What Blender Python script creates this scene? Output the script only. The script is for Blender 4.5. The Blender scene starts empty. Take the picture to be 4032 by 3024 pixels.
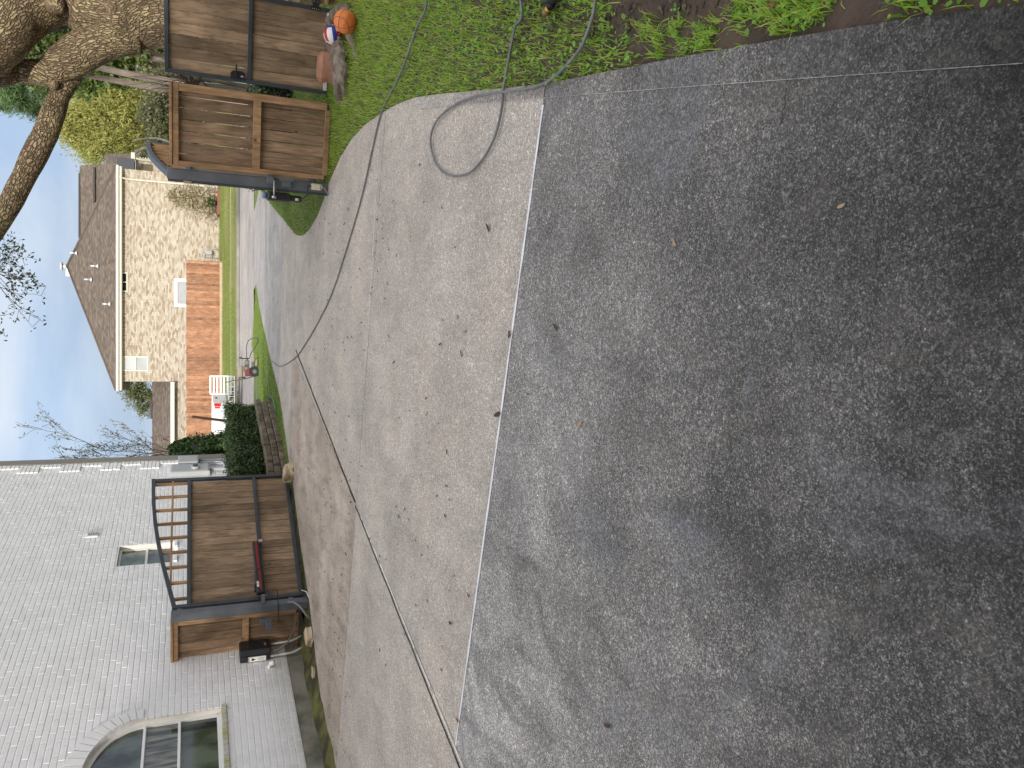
import bpy, bmesh, math, random
import numpy as np
from mathutils import Vector, Matrix
random.seed(7); rng = np.random.default_rng(7)
R = math.radians
scn = bpy.context.scene
COL = scn.collection

# ------------------------------------------------------------------ camera
S = 4032/2212; FP = 3030.0; TH = R(22.6); CAMH = 1.6
ct, st = math.cos(TH), math.sin(TH)
cam = bpy.data.cameras.new('camera'); co = bpy.data.objects.new('camera', cam); COL.objects.link(co)
cam.sensor_fit = 'HORIZONTAL'; cam.sensor_width = 36; cam.lens = 36*FP/4032
cam.clip_start = 0.05; cam.clip_end = 1500
Fv, Uv, Xv = Vector((0, ct, -st)), Vector((0, st, ct)), Vector((1, 0, 0))
m = Matrix.Identity(4)
for i, v in enumerate((-Uv, Xv, -Fv)):            # the phone was held on its side: the picture lies rolled by 90 degrees
    for j in range(3): m[j][i] = v[j]
m.translation = Vector((0, 0, CAMH)); co.matrix_world = m
scn.camera = co

# ------------------------------------------------------------------ sky, sun, exposure
SUN = Vector((-0.14, -0.92, 0.36)).normalized()
w = bpy.data.worlds.new('World'); scn.world = w; w.use_nodes = True
nt = w.node_tree; nt.nodes.clear()
def wn(t): return nt.nodes.new(t)
out = wn('ShaderNodeOutputWorld'); bg = wn('ShaderNodeBackground'); sky = wn('ShaderNodeTexSky')
sky.sky_type = 'NISHITA'; sky.sun_disc = False
sky.sun_elevation = math.asin(SUN.z); sky.sun_rotation = math.atan2(SUN.x, SUN.y) % (2*math.pi)
sky.air_density = 1.0; sky.dust_density = 0.6; sky.ozone_density = 2.0
bg.inputs['Strength'].default_value = 0.15
tc = wn('ShaderNodeTexCoord'); mp = wn('ShaderNodeMapping'); mp.inputs['Scale'].default_value = (1.0, 1.0, 2.2)
nz = wn('ShaderNodeTexNoise'); nz.inputs['Scale'].default_value = 1.9; nz.inputs['Detail'].default_value = 5; nz.inputs['Roughness'].default_value = 0.5
rp = wn('ShaderNodeValToRGB'); rp.color_ramp.elements[0].position = 0.36; rp.color_ramp.elements[1].position = 0.72
rp.color_ramp.elements[0].color = (0.97, 0.97, 0.97, 1); rp.color_ramp.elements[1].color = (0.80, 0.80, 0.80, 1)
mx = wn('ShaderNodeMix'); mx.data_type = 'RGBA'; mx.inputs[7].default_value = (3.0, 3.02, 3.15, 1)
L = nt.links.new
L(tc.outputs['Generated'], mp.inputs['Vector']); L(mp.outputs[0], nz.inputs['Vector']); L(nz.outputs['Fac'], rp.inputs[0])
dt = wn('ShaderNodeVectorMath'); dt.operation = 'DOT_PRODUCT'; dt.inputs[1].default_value = SUN      # thin cloud scatters forward: brighter towards the sun
cm = wn('ShaderNodeMapRange'); cm.inputs[1].default_value = -1; cm.inputs[2].default_value = 1
cs = wn('ShaderNodeMix'); cs.data_type = 'RGBA'; cs.inputs[6].default_value = (1.05, 1.48, 2.25, 1); cs.inputs[7].default_value = (6.75, 6.5, 6.3, 1)
L(tc.outputs['Generated'], dt.inputs[0]); L(dt.outputs['Value'], cm.inputs[0]); L(cm.outputs[0], cs.inputs[0]); L(cs.outputs[2], mx.inputs[7])
L(rp.outputs[0], mx.inputs[0]); L(sky.outputs[0], mx.inputs[6]); n3 = wn('ShaderNodeTexNoise'); n3.inputs['Scale'].default_value = 3.4; n3.inputs['Detail'].default_value = 6; n3.inputs['Roughness'].default_value = .55; n3.inputs['Distortion'].default_value = .4
r3 = wn('ShaderNodeValToRGB'); r3.color_ramp.elements[0].position = .42; r3.color_ramp.elements[1].position = .72; m3 = wn('ShaderNodeMix'); m3.data_type = 'RGBA'; m3.blend_type = 'ADD'; m3.inputs[7].default_value = (1.0, .80, .42, 1)
L(mp.outputs[0], n3.inputs['Vector']); L(n3.outputs['Fac'], r3.inputs[0]); L(r3.outputs[0], m3.inputs[0]); L(mx.outputs[2], m3.inputs[6]); L(m3.outputs[2], bg.inputs['Color']); L(bg.outputs[0], out.inputs[0])
sl = bpy.data.lights.new('sun', 'SUN'); sl.energy = 2.0; sl.angle = R(0.8); sl.color = (1.0, 0.93, 0.82)
so = bpy.data.objects.new('sun', sl); COL.objects.link(so); so.location = (-10, -40, 30)
so.rotation_euler = SUN.to_track_quat('Z', 'Y').to_euler()
scn.view_settings.view_transform = 'Standard'; scn.view_settings.look = 'None'
scn.view_settings.exposure = 0.85; scn.view_settings.gamma = 1; scn.view_settings.use_curve_mapping = False

# ------------------------------------------------------------------ from the photo to the place
def hh(y):                                        # the ground falls to the street and rises again to the far lawn
    if y < 17: return 0.0
    if y < 32: t = (y-17)/15; return -0.6*(t*t*(3-2*t)*.5+t*.5)
    if y < 40.6: return -0.6
    if y < 49: t = (y-40.6)/8.4; return -0.6*(1-t)
    return 0.0
def ray(x, y, src=False):
    if not src: x *= S; y *= S
    xc = (3024-y-1512)/FP; yc = (2016-x)/FP
    return (xc, ct+yc*st, -st+yc*ct)
def G(x, y, dz=0.0, src=False):
    r = ray(x, y, src); z = 0
    for _ in range(60):
        t = (z+dz-CAMH)/r[2]; z = .5*z+.5*hh(r[1]*t)
    return (r[0]*t, r[1]*t)
def D(x, y, Y, src=False):
    r = ray(x, y, src); t = Y/r[1]
    return Vector((r[0]*t, Y, CAMH+r[2]*t))

# ------------------------------------------------------------------ mesh building
class MB:
    def __init__(s): s.v = []; s.f = []; s.m = []; s.uv = {}; s.r = []; s.sm = []
    def add(s, vs, fs, mi=0, rnd=None, smooth=False, uvs=None):
        o = len(s.v); s.v += [tuple(v) for v in vs]
        r = random.random() if rnd is None else rnd
        for k, f in enumerate(fs):
            if uvs: s.uv[len(s.f)] = uvs[k]
            s.f.append(tuple(i+o for i in f)); s.m.append(mi); s.r.append(r); s.sm.append(smooth)
    def box(s, c, d, R3=None, mi=0, ch=0.0, rnd=None):
        hx, hy, hz = d[0]/2, d[1]/2, d[2]/2
        if ch <= 0:
            vs = [Vector((sx*hx, sy*hy, sz*hz)) for sx in (-1, 1) for sy in (-1, 1) for sz in (-1, 1)]
            fs = [(0, 1, 3, 2), (4, 6, 7, 5), (0, 4, 5, 1), (2, 3, 7, 6), (0, 2, 6, 4), (1, 5, 7, 3)]
        else:
            ch = min(ch, hx*.9, hy*.9, hz*.9); vs = []; ix = {}
            for sx in (-1, 1):
                for sy in (-1, 1):
                    for sz in (-1, 1):
                        for a in range(3):
                            p = [hx-ch, hy-ch, hz-ch]; p[a] = (hx, hy, hz)[a]
                            ix[(sx, sy, sz, a)] = len(vs); vs.append(Vector((sx*p[0], sy*p[1], sz*p[2])))
            fs = []
            def q(ids):
                P = [vs[i] for i in ids]; n = (P[1]-P[0]).cross(P[2]-P[0]); c0 = sum(P, Vector())/len(P)
                fs.append(tuple(ids) if n.dot(c0) > 0 else tuple(reversed(ids)))
            for a in range(3):
                b, c2 = [i for i in range(3) if i != a]
                for sg in (-1, 1):
                    ids = []
                    for (sb, sc) in ((-1, -1), (1, -1), (1, 1), (-1, 1)):
                        k = [0, 0, 0]; k[a] = sg; k[b] = sb; k[c2] = sc; ids.append(ix[(k[0], k[1], k[2], a)])
                    q(ids)
                for sb in (-1, 1):
                    for sc in (-1, 1):
                        k1 = [0, 0, 0]; k1[b] = sb; k1[c2] = sc; k1[a] = -1; k2 = list(k1); k2[a] = 1
                        q([ix[(*k1, b)], ix[(*k2, b)], ix[(*k2, c2)], ix[(*k1, c2)]])
            for sx in (-1, 1):
                for sy in (-1, 1):
                    for sz in (-1, 1): q([ix[(sx, sy, sz, a)] for a in range(3)])
        if R3 is not None: vs = [R3 @ v for v in vs]
        c = Vector(c); s.add([v+c for v in vs], fs, mi, rnd)
    def tube(s, pts, r, n=8, mi=0, caps=True, rnd=None, smooth=True):
        pts = [Vector(p) for p in pts]; N = len(pts)
        rs = r if isinstance(r, (list, tuple)) else [r]*N
        T = [(pts[min(i+1, N-1)]-pts[max(i-1, 0)]).normalized() for i in range(N)]
        u = T[0].orthogonal().normalized(); vs = []; L0 = 0; lens = []
        for i in range(N):
            u = (u-T[i]*u.dot(T[i])); u = u.normalized() if u.length > 1e-6 else T[i].orthogonal().normalized()
            w2 = T[i].cross(u)
            if i: L0 += (pts[i]-pts[i-1]).length
            lens.append(L0)
            for k in range(n):
                a = 2*math.pi*k/n; vs.append(pts[i]+(u*math.cos(a)+w2*math.sin(a))*rs[i])
        fs = []; uvs = []
        for i in range(N-1):
            for k in range(n):
                k2 = (k+1) % n
                fs.append((i*n+k, i*n+k2, (i+1)*n+k2, (i+1)*n+k))
                c0 = 2*math.pi*rs[i]; c1 = 2*math.pi*rs[i+1]
                uvs.append(((k/n*c0, lens[i]), ((k+1)/n*c0, lens[i]), ((k+1)/n*c1, lens[i+1]), (k/n*c1, lens[i+1])))
        s.add(vs, fs, mi, rnd, smooth, uvs)
        if caps:
            o = len(s.v)-len(vs)
            rr = s.r[-1]
            for f in (tuple(reversed(range(n))), tuple((N-1)*n+k for k in range(n))):
                s.f.append(tuple(i+o for i in f)); s.m.append(mi); s.r.append(rr); s.sm.append(False)
    def cyl(s, a, b, r, n=12, mi=0, r2=None): s.tube([a, b], [r, r if r2 is None else r2], n, mi)
    def sphere(s, c, r, nu=16, nv=10, mi=0, sc=(1, 1, 1), smooth=True, jit=0):
        c = Vector(c); vs = []
        for j in range(nv+1):
            ph = math.pi*j/nv
            for i in range(nu):
                th = 2*math.pi*i/nu
                k = 1+random.uniform(-jit, jit)
                vs.append(c+Vector((math.sin(ph)*math.cos(th)*r*sc[0], math.sin(ph)*math.sin(th)*r*sc[1], math.cos(ph)*r*sc[2]))*k)
        fs = [(j*nu+i, (j+1)*nu+i, (j+1)*nu+(i+1) % nu, j*nu+(i+1) % nu) for j in range(nv) for i in range(nu)]
        s.add(vs, fs, mi, None, smooth)
    def poly(s, pts, mi=0): s.add(pts, [tuple(range(len(pts)))], mi)
    def prism(s, pts2, fn, n0, n1, mi=0, rnd=None):                # outline in a frame, pushed from n0 to n1
        N = len(pts2); vs = [fn(a, n0, z) for a, z in pts2]+[fn(a, n1, z) for a, z in pts2]
        fs = [tuple(range(N)), tuple(reversed(range(N, 2*N)))]+[(i, i+N, (i+1) % N+N, (i+1) % N) for i in range(N)]
        s.add(vs, fs, mi, rnd)
    def build(s, name, mats, parent=None, origin=None, label=None, kind=None, fixn=False):
        og = Vector(origin) if origin is not None else (ORG[parent.name] if parent is not None else Vector((0, 0, 0)))
        me = bpy.data.meshes.new(name)
        me.from_pydata([tuple(Vector(v)-og) for v in s.v], [], s.f)
        mats = mats if isinstance(mats, (list, tuple)) else [mats]
        for mt in mats: me.materials.append(mt)
        me.polygons.foreach_set('material_index', s.m)
        me.polygons.foreach_set('use_smooth', s.sm)
        at = me.attributes.new('rnd', 'FLOAT', 'FACE'); at.data.foreach_set('value', np.array(s.r, dtype=np.float32))
        if s.uv:
            ul = me.uv_layers.new(name='uv')
            for pi, uvs in s.uv.items():
                ls = me.polygons[pi].loop_start
                for k, q in enumerate(uvs): ul.data[ls+k].uv = q
        if fixn:
            bm = bmesh.new(); bm.from_mesh(me); bmesh.ops.recalc_face_normals(bm, faces=bm.faces); bm.to_mesh(me); bm.free()
        me.update()
        o = bpy.data.objects.new(name, me); COL.objects.link(o)
        if parent is not None: o.parent = parent; ORG[o.name] = og
        else: o.location = og; ORG[o.name] = og
        if label: o['label'] = label
        if kind: o['kind'] = kind
        return o
ORG = {}
def thing(name, label, cat, loc, group=None):
    o = bpy.data.objects.new(name, None); o.empty_display_size = .1; COL.objects.link(o)
    o.location = loc; ORG[o.name] = Vector(loc); o['label'] = label; o['category'] = cat
    if group: o['group'] = group
    return o
def tag(o, label, cat, group=None):
    o['label'] = label; o['category'] = cat
    if group: o['group'] = group
    return o
def place(name, me, parent, loc, rot=(0, 0, 0), scale=None):        # a piece that shares its mesh with its like
    o = bpy.data.objects.new(name, me); COL.objects.link(o)
    og = ORG[parent.name] if parent is not None else Vector((0, 0, 0))
    o.location = Vector(loc)-og; o.rotation_euler = rot
    if scale: o.scale = scale
    if parent is not None: o.parent = parent
    return o
def piece_mesh(name, d, mat, ch):
    b = MB(); b.box((0, 0, 0), d, ch=ch); me_o = b.build(name, mat); me = me_o.data
    bpy.data.objects.remove(me_o); return me
class Fr:                                          # an upright plane through two ground points: a along, n outward (to the right of a), z up
    def __init__(s, P, Q):
        s.P = Vector((P[0], P[1], 0)); d = Vector((Q[0]-P[0], Q[1]-P[1], 0)); s.L = d.length; s.d = d/s.L
        s.n = Vector((s.d.y, -s.d.x, 0)); s.ang = math.atan2(s.d.y, s.d.x)
        s.R3 = Matrix.Rotation(s.ang, 3, 'Z')
    def p(s, a, n, z): return s.P+s.d*a+s.n*n+Vector((0, 0, z))
    def box(s, mb, a0, a1, n0, n1, z0, z1, mi=0, ch=0.0, rnd=None):
        mb.box(s.p((a0+a1)/2, (n0+n1)/2, (z0+z1)/2), (a1-a0, n1-n0, z1-z0), s.R3, mi, ch, rnd)

# ------------------------------------------------------------------ materials
def M(name, col, rough=.7, col2=None, scale=3., detail=6, bump=0., bscale=None, metal=0., rnd=None, ramp=(.35, .65), coord='Object', stretch=(1, 1, 1), spec=None, obj_rnd=0, dist=0.02):
    mt = bpy.data.materials.new(name); mt.use_nodes = True; t = mt.node_tree; b = t.nodes['Principled BSDF']
    b.inputs['Roughness'].default_value = rough; b.inputs['Metallic'].default_value = metal
    if spec is not None: b.inputs['Specular IOR Level'].default_value = spec
    b.inputs['Base Color'].default_value = (*col, 1)
    L = t.links.new
    tc = t.nodes.new('ShaderNodeTexCoord'); mp = t.nodes.new('ShaderNodeMapping'); mp.inputs['Scale'].default_value = stretch
    L(tc.outputs[coord], mp.inputs[0]); vec = mp.outputs[0]
    if obj_rnd:
        oi = t.nodes.new('ShaderNodeObjectInfo'); ad = t.nodes.new('ShaderNodeVectorMath'); ad.operation = 'ADD'
        sc = t.nodes.new('ShaderNodeVectorMath'); sc.operation = 'SCALE'; sc.inputs['Scale'].default_value = 37.
        cb = t.nodes.new('ShaderNodeCombineXYZ')
        for i in range(3): L(oi.outputs['Random'], cb.inputs[i])
        L(cb.outputs[0], sc.inputs[0]); L(vec, ad.inputs[0]); L(sc.outputs[0], ad.inputs[1]); vec = ad.outputs[0]
    colout = None
    if col2 is not None:
        n = t.nodes.new('ShaderNodeTexNoise'); n.inputs['Scale'].default_value = scale; n.inputs['Detail'].default_value = detail
        L(vec, n.inputs['Vector']); rp = t.nodes.new('ShaderNodeValToRGB')
        rp.color_ramp.elements[0].position, rp.color_ramp.elements[1].position = ramp
        rp.color_ramp.elements[0].color = (*col, 1); rp.color_ramp.elements[1].color = (*col2, 1)
        L(n.outputs['Fac'], rp.inputs[0]); colout = rp.outputs[0]
    if rnd is not None or obj_rnd:
        if rnd is not None:
            a = t.nodes.new('ShaderNodeAttribute'); a.attribute_name = 'rnd'; fac = a.outputs['Fac']
            r2 = t.nodes.new('ShaderNodeValToRGB'); els = r2.color_ramp.elements
            els[0].color = (*rnd[0], 1); els[1].color = (*rnd[-1], 1)
            for i, c in enumerate(rnd[1:-1]): e = els.new((i+1)/(len(rnd)-1)); e.color = (*c, 1)
            L(fac, r2.inputs[0]); c2 = r2.outputs[0]
            if colout is None: colout = c2
            else:
                mm = t.nodes.new('ShaderNodeMix'); mm.data_type = 'RGBA'; mm.blend_type = 'MULTIPLY'; mm.inputs[0].default_value = 1
                L(colout, mm.inputs[6]); L(c2, mm.inputs[7]); colout = mm.outputs[2]
        if obj_rnd:
            mr = t.nodes.new('ShaderNodeMapRange'); mr.inputs[3].default_value = 1-obj_rnd; mr.inputs[4].default_value = 1+obj_rnd
            L(oi.outputs['Random'], mr.inputs[0]); sc2 = t.nodes.new('ShaderNodeVectorMath'); sc2.operation = 'SCALE'
            if colout is None: sc2.inputs[0].default_value = col
            else: L(colout, sc2.inputs[0])
            L(mr.outputs[0], sc2.inputs['Scale']); colout = sc2.outputs[0]
    if colout is not None: L(colout, b.inputs['Base Color'])
    if bump:
        n2 = t.nodes.new('ShaderNodeTexNoise'); n2.inputs['Scale'].default_value = bscale or scale*4; n2.inputs['Detail'].default_value = 5
        L(vec, n2.inputs['Vector']); bp = t.nodes.new('ShaderNodeBump'); bp.inputs['Strength'].default_value = bump; bp.inputs['Distance'].default_value = dist
        L(n2.outputs['Fac'], bp.inputs['Height']); L(bp.outputs[0], b.inputs['Normal'])
    return mt
def leafmat(name, cols, trans=.35, rough=.55):
    mt = M(name, cols[0], rough, rnd=cols); t = mt.node_tree; b = t.nodes['Principled BSDF']
    tr = t.nodes.new('ShaderNodeBsdfTranslucent'); ms = t.nodes.new('ShaderNodeMixShader'); ms.inputs[0].default_value = trans
    o = [n for n in t.nodes if n.type == 'OUTPUT_MATERIAL'][0]
    src = b.inputs['Base Color'].links[0].from_socket; t.links.new(src, tr.inputs[0])
    t.links.new(b.outputs[0], ms.inputs[1]); t.links.new(tr.outputs[0], ms.inputs[2]); t.links.new(ms.outputs[0], o.inputs[0])
    return mt
def wood(name, dark, light, knot=(.05, .028, .015), var=.2):
    """stained board: grain runs along local z, a few knots; each board its own offset and tone"""
    mt = bpy.data.materials.new(name); mt.use_nodes = True; t = mt.node_tree; b = t.nodes['Principled BSDF']; L = t.links.new; N = t.nodes.new
    b.inputs['Roughness'].default_value = .72; b.inputs['Specular IOR Level'].default_value = .25
    tc = N('ShaderNodeTexCoord'); oi = N('ShaderNodeObjectInfo'); cb = N('ShaderNodeCombineXYZ')
    for i in range(3): L(oi.outputs['Random'], cb.inputs[i])
    sc = N('ShaderNodeVectorMath'); sc.operation = 'SCALE'; sc.inputs['Scale'].default_value = 53.; L(cb.outputs[0], sc.inputs[0])
    ad = N('ShaderNodeVectorMath'); ad.operation = 'ADD'; L(tc.outputs['Object'], ad.inputs[0]); L(sc.outputs[0], ad.inputs[1])
    mp = N('ShaderNodeMapping'); mp.inputs['Scale'].default_value = (1, 1, .12); L(ad.outputs[0], mp.inputs[0])
    n1 = N('ShaderNodeTexNoise'); n1.inputs['Scale'].default_value = 26; n1.inputs['Detail'].default_value = 8; n1.inputs['Distortion'].default_value = 1.2; L(mp.outputs[0], n1.inputs['Vector'])
    rp = N('ShaderNodeValToRGB'); rp.color_ramp.elements[0].position = .3; rp.color_ramp.elements[1].position = .72
    rp.color_ramp.elements[0].color = (*dark, 1); rp.color_ramp.elements[1].color = (*light, 1); L(n1.outputs['Fac'], rp.inputs[0])
    n2 = N('ShaderNodeTexNoise'); n2.inputs['Scale'].default_value = 2.6; n2.inputs['Detail'].default_value = 4; L(ad.outputs[0], n2.inputs['Vector'])
    mr = N('ShaderNodeMapRange'); mr.inputs[1].default_value = .3; mr.inputs[2].default_value = .7; mr.inputs[3].default_value = .72; mr.inputs[4].default_value = 1.25; L(n2.outputs['Fac'], mr.inputs[0])
    m0 = N('ShaderNodeMapRange'); m0.inputs[3].default_value = 1-var; m0.inputs[4].default_value = 1+var; L(oi.outputs['Random'], m0.inputs[0])
    mu = N('ShaderNodeMath'); mu.operation = 'MULTIPLY'; L(mr.outputs[0], mu.inputs[0]); L(m0.outputs[0], mu.inputs[1])
    s2 = N('ShaderNodeVectorMath'); s2.operation = 'SCALE'; L(rp.outputs[0], s2.inputs[0]); L(mu.outputs[0], s2.inputs['Scale'])
    vo = N('ShaderNodeTexVoronoi'); vo.inputs['Scale'].default_value = 2.6; vm = N('ShaderNodeMapping'); vm.inputs['Scale'].default_value = (1, .02, .8); L(ad.outputs[0], vm.inputs[0]); L(vm.outputs[0], vo.inputs['Vector'])
    kr = N('ShaderNodeValToRGB'); kr.color_ramp.elements[0].position = .035; kr.color_ramp.elements[1].position = .06
    kr.color_ramp.elements[0].color = (.75, .75, .75, 1); kr.color_ramp.elements[1].color = (0, 0, 0, 1); L(vo.outputs['Distance'], kr.inputs[0])
    mx = N('ShaderNodeMix'); mx.data_type = 'RGBA'; mx.inputs[7].default_value = (*knot, 1); L(kr.outputs[0], mx.inputs[0]); L(s2.outputs[0], mx.inputs[6]); L(mx.outputs[2], b.inputs['Base Color'])
    bp = N('ShaderNodeBump'); bp.inputs['Strength'].default_value = .35; bp.inputs['Distance'].default_value = .004; L(n1.outputs['Fac'], bp.inputs['Height']); L(bp.outputs[0], b.inputs['Normal'])
    return mt
def concrete(name, lo, hi, speck, warm=None, near=None, rough=.85, aggr=150, amt=.5, stain=(.30, .28, .27), stain_amt=.35, grit=.22, chalk=0, mott=.12):
    """poured concrete in world space: broad mottling, streaky stains, exposed stones, fine grit"""
    mt = bpy.data.materials.new(name); mt.use_nodes = True; t = mt.node_tree; b = t.nodes['Principled BSDF']; L = t.links.new; N = t.nodes.new
    b.inputs['Roughness'].default_value = rough; b.inputs['Specular IOR Level'].default_value = .3
    ge = N('ShaderNodeNewGeometry'); P = ge.outputs['Position']
    def noise(sc, de, ro=.6, st=None, dist=0):
        n = N('ShaderNodeTexNoise'); n.inputs['Scale'].default_value = sc; n.inputs['Detail'].default_value = de; n.inputs['Roughness'].default_value = ro; n.inputs['Distortion'].default_value = dist
        if st:
            mp = N('ShaderNodeMapping'); mp.inputs['Scale'].default_value = st; mp.inputs['Rotation'].default_value = (0, 0, R(19)); L(P, mp.inputs[0]); L(mp.outputs[0], n.inputs['Vector'])
        else: L(P, n.inputs['Vector'])
        return n.outputs['Fac']
    def mix(f, a, bb, mode='MIX'):
        x = N('ShaderNodeMix'); x.data_type = 'RGBA'; x.blend_type = mode
        for s, i in ((f, 0), (a, 6), (bb, 7)):
            if hasattr(s, 'is_linked'): L(s, x.inputs[i])
            elif isinstance(s, tuple): x.inputs[i].default_value = (*s, 1)
            else: x.inputs[i].default_value = s
        return x.outputs[2]
    def rng_(s, a, bb, c=0., d=1.):
        x = N('ShaderNodeMapRange'); x.inputs[1].default_value = a; x.inputs[2].default_value = bb; x.inputs[3].default_value = c; x.inputs[4].default_value = d; L(s, x.inputs[0]); return x.outputs[0]
    c = mix(rng_(noise(1.1, 6, .62), .34, .68), lo, hi)
    c = mix(rng_(noise(5.0, 5, .6, (1, .28, 1)), .45, .75, 0, stain_amt), c, stain)
    if warm: c = mix(rng_(noise(.7, 4, .6), .5, .72, 0, .6), c, warm)
    g1 = noise(120, 4, .8)
    def scl(col, fac):
        x = N('ShaderNodeVectorMath'); x.operation = 'SCALE'; L(col, x.inputs[0]); L(fac, x.inputs['Scale']); return x.outputs[0]
    
    def cells(scale, lo_, hi_, pw):
        v_ = N('ShaderNodeTexVoronoi'); v_.inputs['Scale'].default_value = scale; L(P, v_.inputs['Vector']); h_ = N('ShaderNodeSeparateColor'); L(v_.outputs['Color'], h_.inputs[0])
        p_ = N('ShaderNodeMath'); p_.operation = 'POWER'; L(h_.outputs[0], p_.inputs[0]); p_.inputs[1].default_value = pw; return rng_(p_.outputs[0], 0, 1, lo_, hi_)
    c = scl(c, cells(185, 1-grit*.75, 1+grit*3.0, 3.4)); c = scl(c, cells(330, 1-grit*.7, 1+grit*1.8, 2.6)); c = scl(c, cells(70, 1-grit*.12, 1+grit*1.6, 9))
    c = scl(c, rng_(noise(165, 3, .75), .36, .64, 1-grit, 1+grit)); c = scl(c, rng_(noise(52, 5, .8), .38, .62, 1-grit*.55, 1+grit*.55)); c = scl(c, rng_(noise(14, 6, .75), .36, .64, 1-grit*.32, 1+grit*.32)); c = scl(c, rng_(noise(.55, 3, .6), .3, .7, 1-mott, 1+mott*.8))
    c = mix(rng_(noise(3.1, 9, .78, None, .6), .60, .80, 0, .45), c, tuple(min(1, x*1.55+.02) for x in hi))
    v = N('ShaderNodeTexVoronoi'); v.inputs['Scale'].default_value = aggr; L(P, v.inputs['Vector'])
    hs = N('ShaderNodeSeparateColor'); L(v.outputs['Color'], hs.inputs[0])
    sel = rng_(hs.outputs[0], .74, .80); core = rng_(v.outputs['Distance'], .30, .42, 1, 0)
    mu = N('ShaderNodeMath'); mu.operation = 'MULTIPLY'; L(sel, mu.inputs[0]); L(core, mu.inputs[1])
    mu2 = N('ShaderNodeMath'); mu2.operation = 'MULTIPLY'; L(mu.outputs[0], mu2.inputs[0]); mu2.inputs[1].default_value = amt
    st_ = mix(hs.outputs[1], speck, tuple(min(1, x*1.5) for x in speck))
    c = mix(mu2.outputs[0], c, st_)
    v2 = N('ShaderNodeTexVoronoi'); v2.inputs['Scale'].default_value = aggr*.28; L(P, v2.inputs['Vector'])
    h2 = N('ShaderNodeSeparateColor'); L(v2.outputs['Color'], h2.inputs[0])
    s2 = rng_(h2.outputs[0], .962, .966); c2 = rng_(v2.outputs['Distance'], .22, .27, 1, 0)
    m3 = N('ShaderNodeMath'); m3.operation = 'MULTIPLY'; L(s2, m3.inputs[0]); L(c2, m3.inputs[1])
    m4 = N('ShaderNodeMath'); m4.operation = 'MULTIPLY'; L(m3.outputs[0], m4.inputs[0]); m4.inputs[1].default_value = amt
    c = mix(m4.outputs[0], c, mix(h2.outputs[1], tuple(min(1, x*1.6) for x in speck), (.32, .25, .16)))
    if near is not None:                           # unwashed grime and painted-in shade, darker towards camera and right, uneven edge
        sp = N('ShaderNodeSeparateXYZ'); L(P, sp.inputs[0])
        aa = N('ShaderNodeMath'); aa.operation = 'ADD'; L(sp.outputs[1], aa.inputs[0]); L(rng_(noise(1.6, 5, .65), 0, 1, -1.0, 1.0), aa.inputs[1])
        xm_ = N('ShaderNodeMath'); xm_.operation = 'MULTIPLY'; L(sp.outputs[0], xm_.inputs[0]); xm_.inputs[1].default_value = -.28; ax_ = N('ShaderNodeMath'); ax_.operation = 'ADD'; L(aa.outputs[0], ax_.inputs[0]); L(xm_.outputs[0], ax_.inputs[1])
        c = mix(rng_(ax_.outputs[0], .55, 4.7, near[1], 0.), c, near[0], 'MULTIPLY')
    if chalk:                                       # pale scuffs and lime bloom lie over the near darkening, tan and black blotches between
        gr = cells(150, .45, 1.5, 1.6)
        def bloom(f, col, amt_):
            y_ = N('ShaderNodeVectorMath'); y_.operation = 'SCALE'; y_.inputs[0].default_value = col; L(gr, y_.inputs['Scale']); return mix(rng_(f, .52, .70, 0, amt_), c, y_.outputs[0])
        c = bloom(noise(1.35, 9, .74, None, .9), (.20, .205, .225), chalk)
        c = bloom(noise(2.7, 8, .74, (1, .55, 1), .5), (.17, .16, .14), chalk*.75)
        c = bloom(noise(1.9, 6, .66, (1, .35, 1), 1.2), (.035, .035, .038), chalk*.7)
    L(c, b.inputs['Base Color'])
    h = N('ShaderNodeMath'); h.operation = 'ADD'; L(g1, h.inputs[0]); L(mu.outputs[0], h.inputs[1])
    bp = N('ShaderNodeBump'); bp.inputs['Strength'].default_value = .6; bp.inputs['Distance'].default_value = .004; L(h.outputs[0], bp.inputs['Height']); L(bp.outputs[0], b.inputs['Normal'])
    return mt
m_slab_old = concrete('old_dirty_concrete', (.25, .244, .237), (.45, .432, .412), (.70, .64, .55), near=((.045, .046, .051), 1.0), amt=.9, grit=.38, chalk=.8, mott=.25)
m_slab = concrete('washed_concrete', (.38, .343, .305), (.475, .43, .385), (.72, .66, .60), warm=(.56, .48, .40), aggr=220, amt=.45, stain=(.25, .225, .205), stain_amt=.5, grit=.26, mott=.07)
m_slab_brown = concrete('brownish_concrete', (.36, .305, .255), (.50, .43, .37), (.6, .54, .48), warm=(.38, .29, .22), aggr=220, amt=.3, stain=(.18, .15, .12), stain_amt=.7)
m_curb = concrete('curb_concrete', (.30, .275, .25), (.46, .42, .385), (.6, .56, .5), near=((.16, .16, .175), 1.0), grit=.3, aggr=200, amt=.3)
m_curb_line = M('pale_scored_edge', (.17, .165, .16), .8, (.42, .40, .38), 1.2)
m_street = concrete('street_concrete', (.32, .295, .275), (.40, .37, .345), (.6, .56, .52), aggr=60, amt=.2, stain=(.36, .34, .33), stain_amt=.5)
m_apron = concrete('apron_concrete', (.33, .31, .30), (.40, .38, .365), (.5, .5, .5), aggr=80, amt=.2, stain=(.24, .225, .215), stain_amt=.7)
m_found = M('foundation_concrete', (.10, .105, .075), .9, (.27, .25, .21), 3.2, 8, .4, 30)
m_white = M('white_painted_brick', (.75, .75, .77), .6, (.82, .82, .84), 2.2, 8, .25, 34, spec=.3, dist=.006)
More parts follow.
